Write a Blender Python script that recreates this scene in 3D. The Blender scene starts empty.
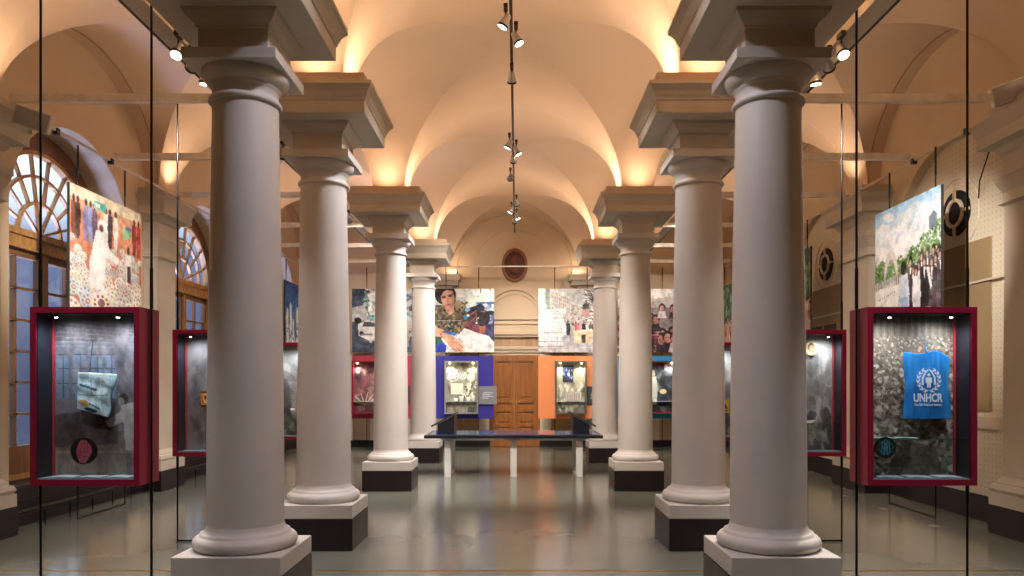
import bpy, math, random
import numpy as np
from mathutils import Vector, Matrix
from math import pi, sin, cos, sqrt, asin

S = bpy.context.scene
COL = S.collection
R = math.radians

# ------------------------------------------------------------------ camera
FPX = 728.0
cam_data = bpy.data.cameras.new('camera')
cam = bpy.data.objects.new('camera', cam_data)
COL.objects.link(cam)
cam.location = (0.06, 0.0, 1.6)
cam.rotation_euler = (R(90), 0, 0)
cam_data.sensor_width = 36.0
cam_data.lens = FPX / 1024 * 36.0
cam_data.shift_x = -5 / 1024
cam_data.shift_y = 97 / 1024
cam_data.clip_start = 0.05
S.camera = cam

# ------------------------------------------------------------------ view, world
S.view_settings.view_transform = 'Standard'
S.view_settings.look = 'None'
S.view_settings.gamma = 1.0
S.view_settings.use_curve_mapping = False
S.view_settings.exposure = 1.3
try:
    S.cycles.use_denoising = True
    S.cycles.max_bounces = 8
    S.cycles.diffuse_bounces = 5
    S.cycles.glossy_bounces = 4
    S.cycles.transparent_max_bounces = 16
    S.cycles.sample_clamp_indirect = 10.0
    S.cycles.caustics_reflective = False
    S.cycles.caustics_refractive = False
except Exception:
    pass

W = bpy.data.worlds.new('world')
S.world = W
W.use_nodes = True
nt = W.node_tree
nt.nodes.clear()
wo = nt.nodes.new('ShaderNodeOutputWorld')
wb = nt.nodes.new('ShaderNodeBackground')
tc = nt.nodes.new('ShaderNodeTexCoord')
sx = nt.nodes.new('ShaderNodeSeparateXYZ')
rp = nt.nodes.new('ShaderNodeValToRGB')
nt.links.new(tc.outputs['Generated'], sx.inputs[0])
nt.links.new(sx.outputs['Z'], rp.inputs[0])
nt.links.new(rp.outputs[0], wb.inputs[0])
nt.links.new(wb.outputs[0], wo.inputs[0])
e = rp.color_ramp.elements
e[0].position = 0.0; e[0].color = (0.03, 0.04, 0.075, 1)
e[1].position = 0.16; e[1].color = (0.09, 0.115, 0.19, 1)
x = e.new(0.22); x.color = (0.48, 0.56, 0.66, 1)
x = e.new(1.0); x.color = (0.45, 0.52, 0.75, 1)
wb.inputs[1].default_value = 1.0

# light levels (tuned against the photograph)
UP_W = 5.3        # each uplight in the troughs above the columns
TRACK_W = 75.0    # each spot of the central track
AISLE_W = 60.0    # each spot on the aisle beams
CASE_W = 4.8      # each small lamp in a showcase
WARM = (1.0, 0.71, 0.485)
NEUT = (1.0, 0.90, 0.82)
COOL = (0.90, 0.92, 1.0)


# ------------------------------------------------------------------ helpers
def lin(c):
    if isinstance(c, str):
        c = [int(c[i:i + 2], 16) / 255 for i in (0, 2, 4)]
    return tuple(((v / 12.92) if v <= 0.04045 else ((v + 0.055) / 1.055) ** 2.4) for v in c)


MATS = {}


def mat(name, col, rough=0.6, metal=0.0, noise=None, bump=0.0, nscale=6.0, spec=0.5, emit=None, coat=0.0, rnoise=0.0):
    if name in MATS:
        return MATS[name]
    m = bpy.data.materials.new(name)
    m.use_nodes = True
    t = m.node_tree
    b = t.nodes['Principled BSDF']
    c = lin(col)
    b.inputs['Base Color'].default_value = (*c, 1)
    b.inputs['Roughness'].default_value = rough
    b.inputs['Metallic'].default_value = metal
    b.inputs['Specular IOR Level'].default_value = spec
    b.inputs['Coat Weight'].default_value = coat
    if noise or bump or rnoise:
        g = t.nodes.new('ShaderNodeNewGeometry')
        n = t.nodes.new('ShaderNodeTexNoise')
        n.inputs['Scale'].default_value = nscale
        n.inputs['Detail'].default_value = 5
        t.links.new(g.outputs['Position'], n.inputs['Vector'])
        if noise:
            r = t.nodes.new('ShaderNodeValToRGB')
            k = noise
            r.color_ramp.elements[0].position = 0.3
            r.color_ramp.elements[1].position = 0.7
            r.color_ramp.elements[0].color = (*[v * (1 - k) for v in c], 1)
            r.color_ramp.elements[1].color = (*[min(1, v * (1 + k * 0.6)) for v in c], 1)
            t.links.new(n.outputs['Fac'], r.inputs[0])
            t.links.new(r.outputs[0], b.inputs['Base Color'])
        if bump:
            bp = t.nodes.new('ShaderNodeBump')
            bp.inputs['Strength'].default_value = bump
            bp.inputs['Distance'].default_value = 0.01
            t.links.new(n.outputs['Fac'], bp.inputs['Height'])
            t.links.new(bp.outputs[0], b.inputs['Normal'])
        if rnoise:
            mr = t.nodes.new('ShaderNodeMapRange')
            mr.inputs['To Min'].default_value = rough - rnoise
            mr.inputs['To Max'].default_value = rough + rnoise
            t.links.new(n.outputs['Fac'], mr.inputs['Value'])
            t.links.new(mr.outputs[0], b.inputs['Roughness'])
    if emit:
        b.inputs['Emission Color'].default_value = (*lin(emit[0]), 1)
        b.inputs['Emission Strength'].default_value = emit[1]
    MATS[name] = m
    return m


def wood(name, c1, c2, scale=3.0, rough=0.4, axis='Z'):
    m = bpy.data.materials.new(name)
    m.use_nodes = True
    t = m.node_tree
    b = t.nodes['Principled BSDF']
    g = t.nodes.new('ShaderNodeNewGeometry')
    mp = t.nodes.new('ShaderNodeMapping')
    sc = [scale * 8, scale * 8, scale * 8]
    sc['XYZ'.index(axis)] = scale * 0.6
    mp.inputs['Scale'].default_value = sc
    n = t.nodes.new('ShaderNodeTexNoise')
    n.inputs['Scale'].default_value = 1.0
    n.inputs['Detail'].default_value = 6
    r = t.nodes.new('ShaderNodeValToRGB')
    r.color_ramp.elements[0].position = 0.3
    r.color_ramp.elements[1].position = 0.7
    r.color_ramp.elements[0].color = (*lin(c1), 1)
    r.color_ramp.elements[1].color = (*lin(c2), 1)
    t.links.new(g.outputs['Position'], mp.inputs['Vector'])
    t.links.new(mp.outputs[0], n.inputs['Vector'])
    t.links.new(n.outputs['Fac'], r.inputs[0])
    t.links.new(r.outputs[0], b.inputs['Base Color'])
    b.inputs['Roughness'].default_value = rough
    return m


def glass_mat(name, tint=(1, 1, 1), fac=0.06, rough=0.0):
    m = bpy.data.materials.new(name)
    m.use_nodes = True
    t = m.node_tree
    t.nodes.clear()
    o = t.nodes.new('ShaderNodeOutputMaterial')
    mx = t.nodes.new('ShaderNodeMixShader')
    tr = t.nodes.new('ShaderNodeBsdfTransparent')
    tr.inputs[0].default_value = (*tint, 1)
    gl = t.nodes.new('ShaderNodeBsdfGlossy')
    gl.inputs['Roughness'].default_value = rough
    lw = t.nodes.new('ShaderNodeLayerWeight')
    lw.inputs[0].default_value = 0.5
    pw = t.nodes.new('ShaderNodeMath')
    pw.operation = 'POWER'
    pw.inputs[1].default_value = 5.0
    t.links.new(lw.outputs['Facing'], pw.inputs[0])
    md = t.nodes.new('ShaderNodeMath')
    md.operation = 'MULTIPLY_ADD'
    md.inputs[1].default_value = 0.9
    md.inputs[2].default_value = fac
    t.links.new(pw.outputs[0], md.inputs[0])
    t.links.new(md.outputs[0], mx.inputs[0])
    t.links.new(tr.outputs[0], mx.inputs[1])
    t.links.new(gl.outputs[0], mx.inputs[2])
    t.links.new(mx.outputs[0], o.inputs[0])
    return m


def attr_mat(name, rough=0.55, spec=0.3):
    m = bpy.data.materials.new(name)
    m.use_nodes = True
    t = m.node_tree
    b = t.nodes['Principled BSDF']
    a = t.nodes.new('ShaderNodeAttribute')
    a.attribute_name = 'ink'
    t.links.new(a.outputs['Color'], b.inputs['Base Color'])
    b.inputs['Roughness'].default_value = rough
    b.inputs['Specular IOR Level'].default_value = spec
    return m


class MB:
    def __init__(s):
        s.v = []
        s.f = []
        s.sm = []

    def add(s, vs, fs, smooth=False):
        o = len(s.v)
        s.v += [tuple(p) for p in vs]
        s.f += [tuple(i + o for i in f) for f in fs]
        s.sm += [smooth] * len(fs)
        return s

    def box(s, x0, x1, y0, y1, z0, z1):
        if x0 > x1: x0, x1 = x1, x0
        if y0 > y1: y0, y1 = y1, y0
        if z0 > z1: z0, z1 = z1, z0
        vs = [(x0, y0, z0), (x1, y0, z0), (x1, y1, z0), (x0, y1, z0), (x0, y0, z1), (x1, y0, z1), (x1, y1, z1), (x0, y1, z1)]
        return s.add(vs, [(0, 3, 2, 1), (4, 5, 6, 7), (0, 1, 5, 4), (1, 2, 6, 5), (2, 3, 7, 6), (3, 0, 4, 7)])

    def lathe(s, prof, n=48, cx=0, cy=0, closed=True):
        vs = []
        for r, z in prof:
            for k in range(n):
                a = 2 * pi * k / n
                vs.append((cx + r * cos(a), cy + r * sin(a), z))
        fs = []
        for j in range(len(prof) - 1):
            for k in range(n):
                k2 = (k + 1) % n
                fs.append((j * n + k, j * n + k2, (j + 1) * n + k2, (j + 1) * n + k))
        s.add(vs, fs, True)
        if closed:
            s.add([vs[k] for k in range(n)], [tuple(reversed(range(n)))])
            s.add([vs[(len(prof) - 1) * n + k] for k in range(n)], [tuple(range(n))])
        return s

    def tube(s, p, q, r, n=10, r2=None, smooth=True):
        p, q = Vector(p), Vector(q)
        d = (q - p).normalized()
        a = Vector((0, 0, 1)) if abs(d.z) < 0.9 else Vector((1, 0, 0))
        u = d.cross(a).normalized()
        w = d.cross(u).normalized()
        if r2 is None: r2 = r
        vs = []
        for c, rr in ((p, r), (q, r2)):
            for k in range(n):
                t = 2 * pi * k / n
                vs.append(c + u * rr * cos(t) + w * rr * sin(t))
        fs = [(k, (k + 1) % n, n + (k + 1) % n, n + k) for k in range(n)]
        s.add(vs, fs, smooth)
        s.add(vs[:n], [tuple(range(n))])
        s.add(vs[n:], [tuple(reversed(range(n)))])
        return s

    def stack(s, prof, cx=0, cy=0, hx=None, clip=None):
        """square rings: prof = [(half, z)]"""
        vs = []
        for h, z in prof:
            vs += [(cx - h, cy - h, z), (cx + h, cy - h, z), (cx + h, cy + h, z), (cx - h, cy + h, z)]
        fs = []
        for j in range(len(prof) - 1):
            for k in range(4):
                fs.append((j * 4 + k, j * 4 + (k + 1) % 4, j * 4 + 4 + (k + 1) % 4, j * 4 + 4 + k))
        m = (len(prof) - 1) * 4
        fs += [(3, 2, 1, 0), (m, m + 1, m + 2, m + 3)]
        return s.add(vs, fs)

    def wallstack(s, prof, xw, sgn, yc, hy):
        """mouldings wrapped round a wall pilaster; prof = [(projection, z)], sgn = direction into the room"""
        vs = []
        p0 = prof[0][0]
        for p, z in prof:
            ex = p - prof[0][0]
            h = hy + (p - BASEP)
            xf = xw + sgn * p
            vs += [(xw, yc - h, z), (xf, yc - h, z), (xf, yc + h, z), (xw, yc + h, z)]
        fs = []
        for j in range(len(prof) - 1):
            for k in range(4):
                fs.append((j * 4 + k, j * 4 + (k + 1) % 4, j * 4 + 4 + (k + 1) % 4, j * 4 + 4 + k))
        m = (len(prof) - 1) * 4
        fs += [(3, 2, 1, 0), (m, m + 1, m + 2, m + 3)]
        return s.add(vs, fs)

    def prism(s, poly, axis, a, b):
        """poly in the two other axes, extruded along axis from a to b"""
        def P(u, v, w):
            return {'x': (w, u, v), 'y': (u, w, v), 'z': (u, v, w)}[axis]
        n = len(poly)
        vs = [P(u, v, a) for u, v in poly] + [P(u, v, b) for u, v in poly]
        fs = [tuple(range(n)), tuple(reversed(range(n, 2 * n)))]
        fs += [(k, (k + 1) % n, n + (k + 1) % n, n + k) for k in range(n)]
        return s.add(vs, fs)

    def ringseg(s, cu, cv, r0, r1, a0, a1, axis, w0, w1, n=32):
        """arc band in a plane with thickness along axis"""
        for k in range(n):
            t0 = a0 + (a1 - a0) * k / n
            t1 = a0 + (a1 - a0) * (k + 1) / n
            q = [(cu + r0 * cos(t0), cv + r0 * sin(t0)), (cu + r1 * cos(t0), cv + r1 * sin(t0)),
                 (cu + r1 * cos(t1), cv + r1 * sin(t1)), (cu + r0 * cos(t1), cv + r0 * sin(t1))]
            s.prism(q, axis, w0, w1)
        return s

    def build(s, name, m, parent=None, loc=None, rot=None, bevel=0.0, fix=True):
        me = bpy.data.meshes.new(name)
        me.from_pydata(s.v, [], s.f)
        me.polygons.foreach_set('use_smooth', s.sm)
        me.materials.append(m)
        me.update()
        if fix:
            import bmesh
            bm = bmesh.new()
            bm.from_mesh(me)
            bmesh.ops.recalc_face_normals(bm, faces=bm.faces)
            bm.to_mesh(me)
            bm.free()
        o = bpy.data.objects.new(name, me)
        COL.objects.link(o)
        if parent: o.parent = parent
        if loc: o.location = loc
        if rot: o.rotation_euler = rot
        if bevel:
            md = o.modifiers.new('bevel', 'BEVEL')
            md.width = bevel
            md.segments = 2
            md.limit_method = 'ANGLE'
        return o


def tag(o, label=None, cat=None, group=None, kind=None):
    if label: o['label'] = label
    if cat: o['category'] = cat
    if group: o['group'] = group
    if kind: o['kind'] = kind
    return o


def empty(name, loc=(0, 0, 0), rz=0.0, label=None, cat=None, group=None, kind=None):
    o = bpy.data.objects.new(name, None)
    COL.objects.link(o)
    o.location = loc
    o.rotation_euler = (0, 0, rz)
    o.empty_display_size = 0.2
    return tag(o, label, cat, group, kind)


def struct(name, mb, m, **k):
    return tag(mb.build(name, m, **k), kind='structure')


def children(o):
    return [c for c in list(COL.objects) if c.parent == o]


def copy_tree(o, parent=None):
    kids = children(o)
    c = o.copy()
    COL.objects.link(c)
    c.parent = parent
    for ch in kids:
        copy_tree(ch, c)
    return c


def light(name, kind, loc, energy, color, parent=None, target=None, size=0.05, angle=60, blend=0.6):
    d = bpy.data.lights.new(name, kind)
    d.energy = energy
    d.color = color
    if kind in ('POINT', 'SPOT'):
        d.shadow_soft_size = size
    if kind == 'SPOT':
        d.spot_size = R(angle)
        d.spot_blend = blend
    o = bpy.data.objects.new(name, d)
    COL.objects.link(o)
    o.location = loc
    if target is not None:
        dr = Vector(target) - Vector(loc)
        o.rotation_euler = dr.to_track_quat('-Z', 'Y').to_euler()
    if parent: o.parent = parent
    return o


# ------------------------------------------------------------------ painting of the printed photographs
class Art:
    def __init__(s, w, h, base, seed=1):
        s.w, s.h = w, h
        s.c = np.zeros((h, w, 3))
        s.c[:] = s.col(base)
        s.rng = np.random.default_rng(seed)
        s.Y, s.X = np.mgrid[0:h, 0:w]
        s.X = (s.X + 0.5) / w
        s.Y = (s.Y + 0.5) / h      # y runs down

    def col(s, c):
        return np.array([int(c[i:i + 2], 16) / 255 for i in (0, 2, 4)]) if isinstance(c, str) else np.array(c)

    def put(s, mask, c, a=1.0):
        c = s.col(c)
        m = mask.astype(float)[..., None] * a
        s.c = s.c * (1 - m) + c * m
        return s

    def grad(s, y0, y1, c0, c1):
        t = np.clip((s.Y - y0) / (y1 - y0), 0, 1)[..., None]
        m = ((s.Y >= y0) & (s.Y <= y1))[..., None]
        s.c = np.where(m, s.col(c0) * (1 - t) + s.col(c1) * t, s.c)
        return s

    def rect(s, x0, y0, x1, y1, c, a=1.0):
        return s.put((s.X >= x0) & (s.X < x1) & (s.Y >= y0) & (s.Y < y1), c, a)

    def ell(s, cx, cy, rx, ry, c, a=1.0, rot=0.0):
        dx, dy = s.X - cx, s.Y - cy
        u = dx * cos(rot) + dy * sin(rot)
        v = -dx * sin(rot) + dy * cos(rot)
        d = np.sqrt((u / rx) ** 2 + (v / ry) ** 2)
        soft = 0.6 / (min(rx * s.w, ry * s.h) + 0.6)
        return s.put(np.clip((1 - d) / soft + 0.5, 0, 1), c, a)

    def poly(s, pts, c, a=1.0):
        inside = np.zeros(s.X.shape, bool)
        n = len(pts)
        for i in range(n):
            x0, y0 = pts[i]
            x1, y1 = pts[(i + 1) % n]
            if y0 == y1: continue
            cond = ((y0 > s.Y) != (y1 > s.Y)) & (s.X < (x1 - x0) * (s.Y - y0) / (y1 - y0) + x0)
            inside ^= cond
        return s.put(inside, c, a)

    def line(s, x0, y0, x1, y1, wd, c, a=1.0):
        dx, dy = x1 - x0, y1 - y0
        L = dx * dx + dy * dy + 1e-9
        t = np.clip(((s.X - x0) * dx + (s.Y - y0) * dy) / L, 0, 1)
        d = np.hypot(s.X - x0 - t * dx, s.Y - y0 - t * dy)
        return s.put(d < wd, c, a)

    def blobs(s, n, box, rx, ry, cols, a=1.0, rot=None):
        r = s.rng
        for _ in range(n):
            x = r.uniform(box[0], box[2])
            y = r.uniform(box[1], box[3])
            s.ell(x, y, r.uniform(*rx), r.uniform(*ry), cols[r.integers(len(cols))], a,
                  r.uniform(0, pi) if rot is None else rot)
        return s

    def grain(s, amt=0.04, cells=None):
        r = s.rng
        if cells:
            g = r.normal(0, amt, (cells, cells))
            yi = np.minimum((s.Y * cells).astype(int), cells - 1)
            xi = np.minimum((s.X * cells).astype(int), cells - 1)
            s.c = s.c + g[yi, xi][..., None]
        else:
            s.c = s.c + r.normal(0, amt, (s.h, s.w))[..., None]
        return s

    def face(s, x, y, rx, ry, skin, hair, tilt=0.0):
        """small head: hair, face, eye line and mouth"""
        s.ell(x, y - ry * 0.25, rx * 1.25, ry * 1.15, hair, 1, tilt)
        s.ell(x, y + ry * 0.12, rx * 0.9, ry * 0.95, skin, 1, tilt)
        s.ell(x - rx * 0.38, y - ry * 0.02, rx * 0.18, ry * 0.08, '2a1a18', 0.8)
        s.ell(x + rx * 0.38, y - ry * 0.02, rx * 0.18, ry * 0.08, '2a1a18', 0.8)
        s.ell(x, y + ry * 0.55, rx * 0.3, ry * 0.08, '8a3a3a', 0.7)
        return s

    def cloud(s, amt, cells):
        r = s.rng
        g = r.normal(0, amt, (cells + 2, cells + 2, 3)) * [1, .8, .9]
        g = g.mean(axis=2, keepdims=True) * .9 + g * .06
        fy, fx = s.Y * cells, s.X * cells
        iy, ix = fy.astype(int), fx.astype(int)
        ty, tx = (fy - iy)[..., None], (fx - ix)[..., None]
        ty, tx = ty * ty * (3 - 2 * ty), tx * tx * (3 - 2 * tx)
        n = (g[iy, ix] * (1 - tx) + g[iy, ix + 1] * tx) * (1 - ty) + (g[iy + 1, ix] * (1 - tx) + g[iy + 1, ix + 1] * tx) * ty
        s.c = s.c + n
        return s

    def mottled(s):
        return s.cloud(.10, 9).cloud(.10, 22).cloud(.07, 45)

    def lift(s, g):
        s.c = np.clip(s.c, 0, 1) ** g
        return s

    def colors(s):
        a = np.clip(s.c, 0, 1)
        return np.where(a <= 0.04045, a / 12.92, ((a + 0.055) / 1.055) ** 2.4)


def art_sheet(name, art, m, fn, parent=None, thick=0.0, smooth=True):
    """grid whose points come from fn(u, v) (v runs down) and carry the picture's ink as a colour per point"""
    w, h = art.w, art.h
    vs = [fn((i + 0.0) / (w - 1), (j + 0.0) / (h - 1)) for j in range(h) for i in range(w)]
    fs = [(j * w + i, (j + 1) * w + i, (j + 1) * w + i + 1, j * w + i + 1) for j in range(h - 1) for i in range(w - 1)]
    me = bpy.data.meshes.new(name)
    me.from_pydata(vs, [], fs)
    at = me.color_attributes.new('ink', 'FLOAT_COLOR', 'POINT')
    c = np.ones((h * w, 4))
    c[:, :3] = art.colors().reshape(-1, 3)
    at.data.foreach_set('color', c.ravel())
    if smooth:
        me.polygons.foreach_set('use_smooth', [True] * len(fs))
    me.materials.append(m)
    me.update()
    o = bpy.data.objects.new(name, me)
    COL.objects.link(o)
    if parent: o.parent = parent
    if thick:
        md = o.modifiers.new('thick', 'SOLIDIFY')
        md.thickness = thick
        md.offset = -1
    return o


def text_mesh(name, body, size, m, parent=None, loc=(0, 0, 0), rot=(R(90), 0, 0), ext=0.0008, align='CENTER', bold=0.0, sx=1.0):
    cu = bpy.data.curves.new(name, 'FONT')
    cu.body = body
    cu.size = size
    cu.extrude = ext
    cu.offset = bold
    cu.align_x = align
    cu.align_y = 'CENTER'
    tmp = bpy.data.objects.new(name, cu)
    COL.objects.link(tmp)
    dg = bpy.context.evaluated_depsgraph_get()
    me = bpy.data.meshes.new_from_object(tmp.evaluated_get(dg))
    COL.objects.unlink(tmp)
    bpy.data.objects.remove(tmp)
    me.materials.clear()
    me.materials.append(m)
    o = bpy.data.objects.new(name, me)
    COL.objects.link(o)
    o.location = loc
    o.rotation_euler = rot
    o.scale = (sx, 1, 1)
    if parent: o.parent = parent
    return o


# ------------------------------------------------------------------ materials
M_VAULT = mat('vault_plaster', 'dac2a9', 0.9, noise=0.05, nscale=0.9, spec=0.2, bump=0.1)
M_WALL = mat('wall_plaster', 'd8c4a6', 0.88, noise=0.04, nscale=1.5, spec=0.2)
M_COL = mat('painted_stone', 'd2ccc4', 0.42, noise=0.05, nscale=2.5, spec=0.35)
M_ENT = mat('entablature_paint', 'c9bfae', 0.6, noise=0.05, nscale=3.0, spec=0.3)
M_BOARD = mat('trough_board', 'cdb499', 0.7, noise=0.08, nscale=5)
M_BLACK = mat('dark_base_stone', '241b1c', 0.35, noise=0.2, nscale=5)
M_BASEB = mat('dark_skirting', '221a1a', 0.45)
M_RED = mat('maroon_lacquer', '8a1232', 0.38, spec=0.5)
M_NAVY = mat('dark_lining', '141a26', 0.3)
M_ROD = mat('black_steel', '0c0c0e', 0.35, metal=0.4)
M_TIE = mat('tie_paint', 'eee4d2', 0.55, noise=0.15, nscale=8)
M_BEAM = mat('beam_paint', 'd6c7b0', 0.6)
M_TRACK = mat('track_steel', '3a3029', 0.4, metal=0.5)
M_SPOTB = mat('lamp_housing', 'b9b4ae', 0.3, metal=0.8)
M_LENS = mat('lamp_lens', 'ffffff', 0.3, emit=('f4f7ff', 14.0))
M_LENSW = mat('lamp_lens_warm', 'ffffff', 0.3, emit=('ffe2b0', 10.0))
M_INK = attr_mat('printed_ink')
M_INKG = attr_mat('printed_cloth', 0.75)
M_GLASS = glass_mat('clear_glass', (1, 1, 1), 0.03)
M_WGLASS = glass_mat('window_glass', (0.95, 0.97, 1.0), 0.04)
M_WHITE = mat('white_paint', 'f2f4f0', 0.35)
M_BLUEP = mat('blue_board', '2b2594', 0.55)
M_ORANGE = mat('orange_board', 'e88f57', 0.55)
M_REDP = mat('rose_board', 'b5364f', 0.55)
M_CYAN = mat('cyan_board', '1f8ac4', 0.55)
M_GREY = mat('grey_metal', '8d8f94', 0.35, metal=0.3)
M_DGREY = mat('dark_grey_metal', '4a4a4c', 0.4, metal=0.3)
M_WIN = wood('window_oak', 'a8783f', 'd0a066', 2.0, 0.5)
M_CASE = wood('casement_oak', '6f4d30', '93683f', 2.0, 0.5)
M_WINB = wood('arch_oak', '6f4526', '8d5a34', 2.0, 0.5)
M_DOOR = wood('door_oak', '8a5228', 'b07238', 2.0, 0.32)
M_PANELB = wood('brown_panel', 'a08058', 'c0a078', 1.5, 0.5)
M_SPK = mat('speaker_grey', 'd4cec6', 0.6)
M_SPKG = mat('speaker_grille', 'a8a29c', 0.7, noise=0.2, nscale=200)
M_TABLE = mat('table_top_blue', '1d2b46', 0.18, spec=0.6)
M_EDGE = mat('table_edge', '1a1d25', 0.35)
M_BRASS = mat('brass_strip', 'b08a4a', 0.35, metal=0.7)
M_REVEAL = mat('reveal_paint', 'c8c6cc', 0.85)


def floor_material():
    m = bpy.data.materials.new('polished_floor')
    m.use_nodes = True
    t = m.node_tree
    b = t.nodes['Principled BSDF']
    g = t.nodes.new('ShaderNodeNewGeometry')
    n = t.nodes.new('ShaderNodeTexNoise')
    n.inputs['Scale'].default_value = 0.8
    n.inputs['Detail'].default_value = 8
    n.inputs['Roughness'].default_value = 0.6
    t.links.new(g.outputs['Position'], n.inputs['Vector'])
    r = t.nodes.new('ShaderNodeValToRGB')
    r.color_ramp.elements[0].position = 0.3
    r.color_ramp.elements[1].position = 0.7
    r.color_ramp.elements[0].color = (*lin('6f7268'), 1)
    r.color_ramp.elements[1].color = (*lin('7a7d70'), 1)
    t.links.new(n.outputs['Fac'], r.inputs[0])
    t.links.new(r.outputs[0], b.inputs['Base Color'])
    mr = t.nodes.new('ShaderNodeMapRange')
    mr.inputs['To Min'].default_value = 0.14
    mr.inputs['To Max'].default_value = 0.19
    t.links.new(n.outputs['Fac'], mr.inputs['Value'])
    t.links.new(mr.outputs[0], b.inputs['Roughness'])
    n2 = t.nodes.new('ShaderNodeTexNoise')
    n2.inputs['Scale'].default_value = 5.0
    t.links.new(g.outputs['Position'], n2.inputs['Vector'])
    bp = t.nodes.new('ShaderNodeBump')
    bp.inputs['Strength'].default_value = 0.04
    bp.inputs['Distance'].default_value = 0.01
    t.links.new(n2.outputs['Fac'], bp.inputs['Height'])
    t.links.new(bp.outputs[0], b.inputs['Normal'])
    b.inputs['Specular IOR Level'].default_value = 0.75
    return m


def brick_material():
    """white painted perforated brick of the right wall: small dark holes in a regular grid"""
    m = bpy.data.materials.new('perforated_brick')
    m.use_nodes = True
    t = m.node_tree
    b = t.nodes['Principled BSDF']
    g = t.nodes.new('ShaderNodeNewGeometry')
    sp = t.nodes.new('ShaderNodeSeparateXYZ')
    t.links.new(g.outputs['Position'], sp.inputs[0])

    def frac(sock, k):
        a = t.nodes.new('ShaderNodeMath'); a.operation = 'MULTIPLY'; a.inputs[1].default_value = k
        t.links.new(sock, a.inputs[0])
        f = t.nodes.new('ShaderNodeMath'); f.operation = 'FRACT'
        t.links.new(a.outputs[0], f.inputs[0])
        s = t.nodes.new('ShaderNodeMath'); s.operation = 'SUBTRACT'; s.inputs[1].default_value = 0.5
        t.links.new(f.outputs[0], s.inputs[0])
        return s.outputs[0]
    fy, fz = frac(sp.outputs['Y'], 14.0), frac(sp.outputs['Z'], 15.0)
    c = t.nodes.new('ShaderNodeCombineXYZ')
    t.links.new(fy, c.inputs[0]); t.links.new(fz, c.inputs[1])
    ln = t.nodes.new('ShaderNodeVectorMath'); ln.operation = 'LENGTH'
    t.links.new(c.outputs[0], ln.inputs[0])
    lt = t.nodes.new('ShaderNodeMath'); lt.operation = 'LESS_THAN'; lt.inputs[1].default_value = 0.12
    t.links.new(ln.outputs['Value'], lt.inputs[0])
    mx = t.nodes.new('ShaderNodeMixRGB')
    mx.inputs[1].default_value = (*lin('ded4ba'), 1)
    mx.inputs[2].default_value = (*lin('b5a98c'), 1)
    t.links.new(lt.outputs[0], mx.inputs[0])
    t.links.new(mx.outputs[0], b.inputs['Base Color'])
    b.inputs['Roughness'].default_value = 0.8
    return m


M_FLOOR = floor_material()
M_BRICK = brick_material()

# ------------------------------------------------------------------ layout
CX = 1.895                      # column rows
CY = [5.25, 7.37, 11.29, 15.21]  # column rows along the hall
Y_END, Y_BACK = 18.95, -3.6
XW = 5.68                       # side walls
XS = {-1: 5.58, 1: 5.56}
ZS = 4.54                       # springing of the vaults
PH = 0.24                       # half pier
RISE = 1.47
BASEP = 0.30
XP = {-1: 5.36, 1: 5.28}        # faces of the wall pilasters
HP = {-1: 0.30, 1: 0.46}        # their half widths
nodes_y = [Y_BACK - 0.2, 1.35, 5.25, 7.37, 11.29, 15.21, 19.13]

# floor
fl = MB().box(-XW - 0.6, XW + 0.6, Y_BACK, Y_END + 0.3, -0.12, 0.0)
struct('floor', fl, M_FLOOR)
struct('trim_1', MB().box(-XW, XW, 6.255, 6.285, -0.004, 0.0015), M_BRASS)

# ------------------------------------------------------------------ vaults
vb = MB()
NV = 28


def cross_bay(x0, x1, y0, y1, rx, ry):
    """groin vault: barrel along y of rise rx over [x0,x1]; barrel along x of rise ry over [y0,y1]"""
    cx, a = (x0 + x1) / 2, (x1 - x0) / 2
    cy, b = (y0 + y1) / 2, (y1 - y0) / 2
    rows_mid, rows_l, rows_r = [], [], []
    for j in range(2 * NV + 1):
        ph = -pi / 2 + pi * j / (2 * NV)
        v = sin(ph)
        zl = ry * max(cos(ph), 0.0)
        k = min(1.0, zl / rx)
        uc = sqrt(max(0.0, 1 - k * k))
        y = cy + b * v
        th = asin(min(1, uc))
        rows_mid.append([(cx + a * sin(-th + 2 * th * i / NV), y, ZS + rx * cos(-th + 2 * th * i / NV)) for i in range(NV + 1)])
        rr = []
        for i in range(NV // 2 + 1):
            tt = th + (pi / 2 - th) * i / (NV // 2)
            rr.append((a * sin(tt), y, ZS + zl))
        rows_r.append([(cx + p[0], p[1], p[2]) for p in rr])
        rows_l.append([(cx - p[0], p[1], p[2]) for p in rr])
    for rows in (rows_mid, rows_l, rows_r):
        n = len(rows[0])
        vs = [p for r_ in rows for p in r_]
        fs = [(j * n + i, j * n + i + 1, (j + 1) * n + i + 1, (j + 1) * n + i) for j in range(len(rows) - 1) for i in range(n - 1)]
        vb.add(vs, fs, True)


def band_x(x0, x1, y0, y1, ry):
    """soffit of an arch running along y, between x0 and x1"""
    cy, b = (y0 + y1) / 2, (y1 - y0) / 2
    vs, n = [], 2 * NV + 1
    for j in range(n):
        ph = -pi / 2 + pi * j / (2 * NV)
        for xx in (x0, x1):
            vs.append((xx, cy + b * sin(ph), ZS + ry * max(0, cos(ph))))
    vb.add(vs, [(2 * j, 2 * j + 1, 2 * j + 3, 2 * j + 2) for j in range(n - 1)], True)


def band_y(x0, x1, y0, y1, rx):
    cx, a = (x0 + x1) / 2, (x1 - x0) / 2
    vs, n = [], 2 * NV + 1
    for j in range(n):
        ph = -pi / 2 + pi * j / (2 * NV)
        for yy in (y0, y1):
            vs.append((cx + a * sin(ph), yy, ZS + rx * max(0, cos(ph))))
    vb.add(vs, [(2 * j, 2 * j + 1, 2 * j + 3, 2 * j + 2) for j in range(n - 1)], True)


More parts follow.
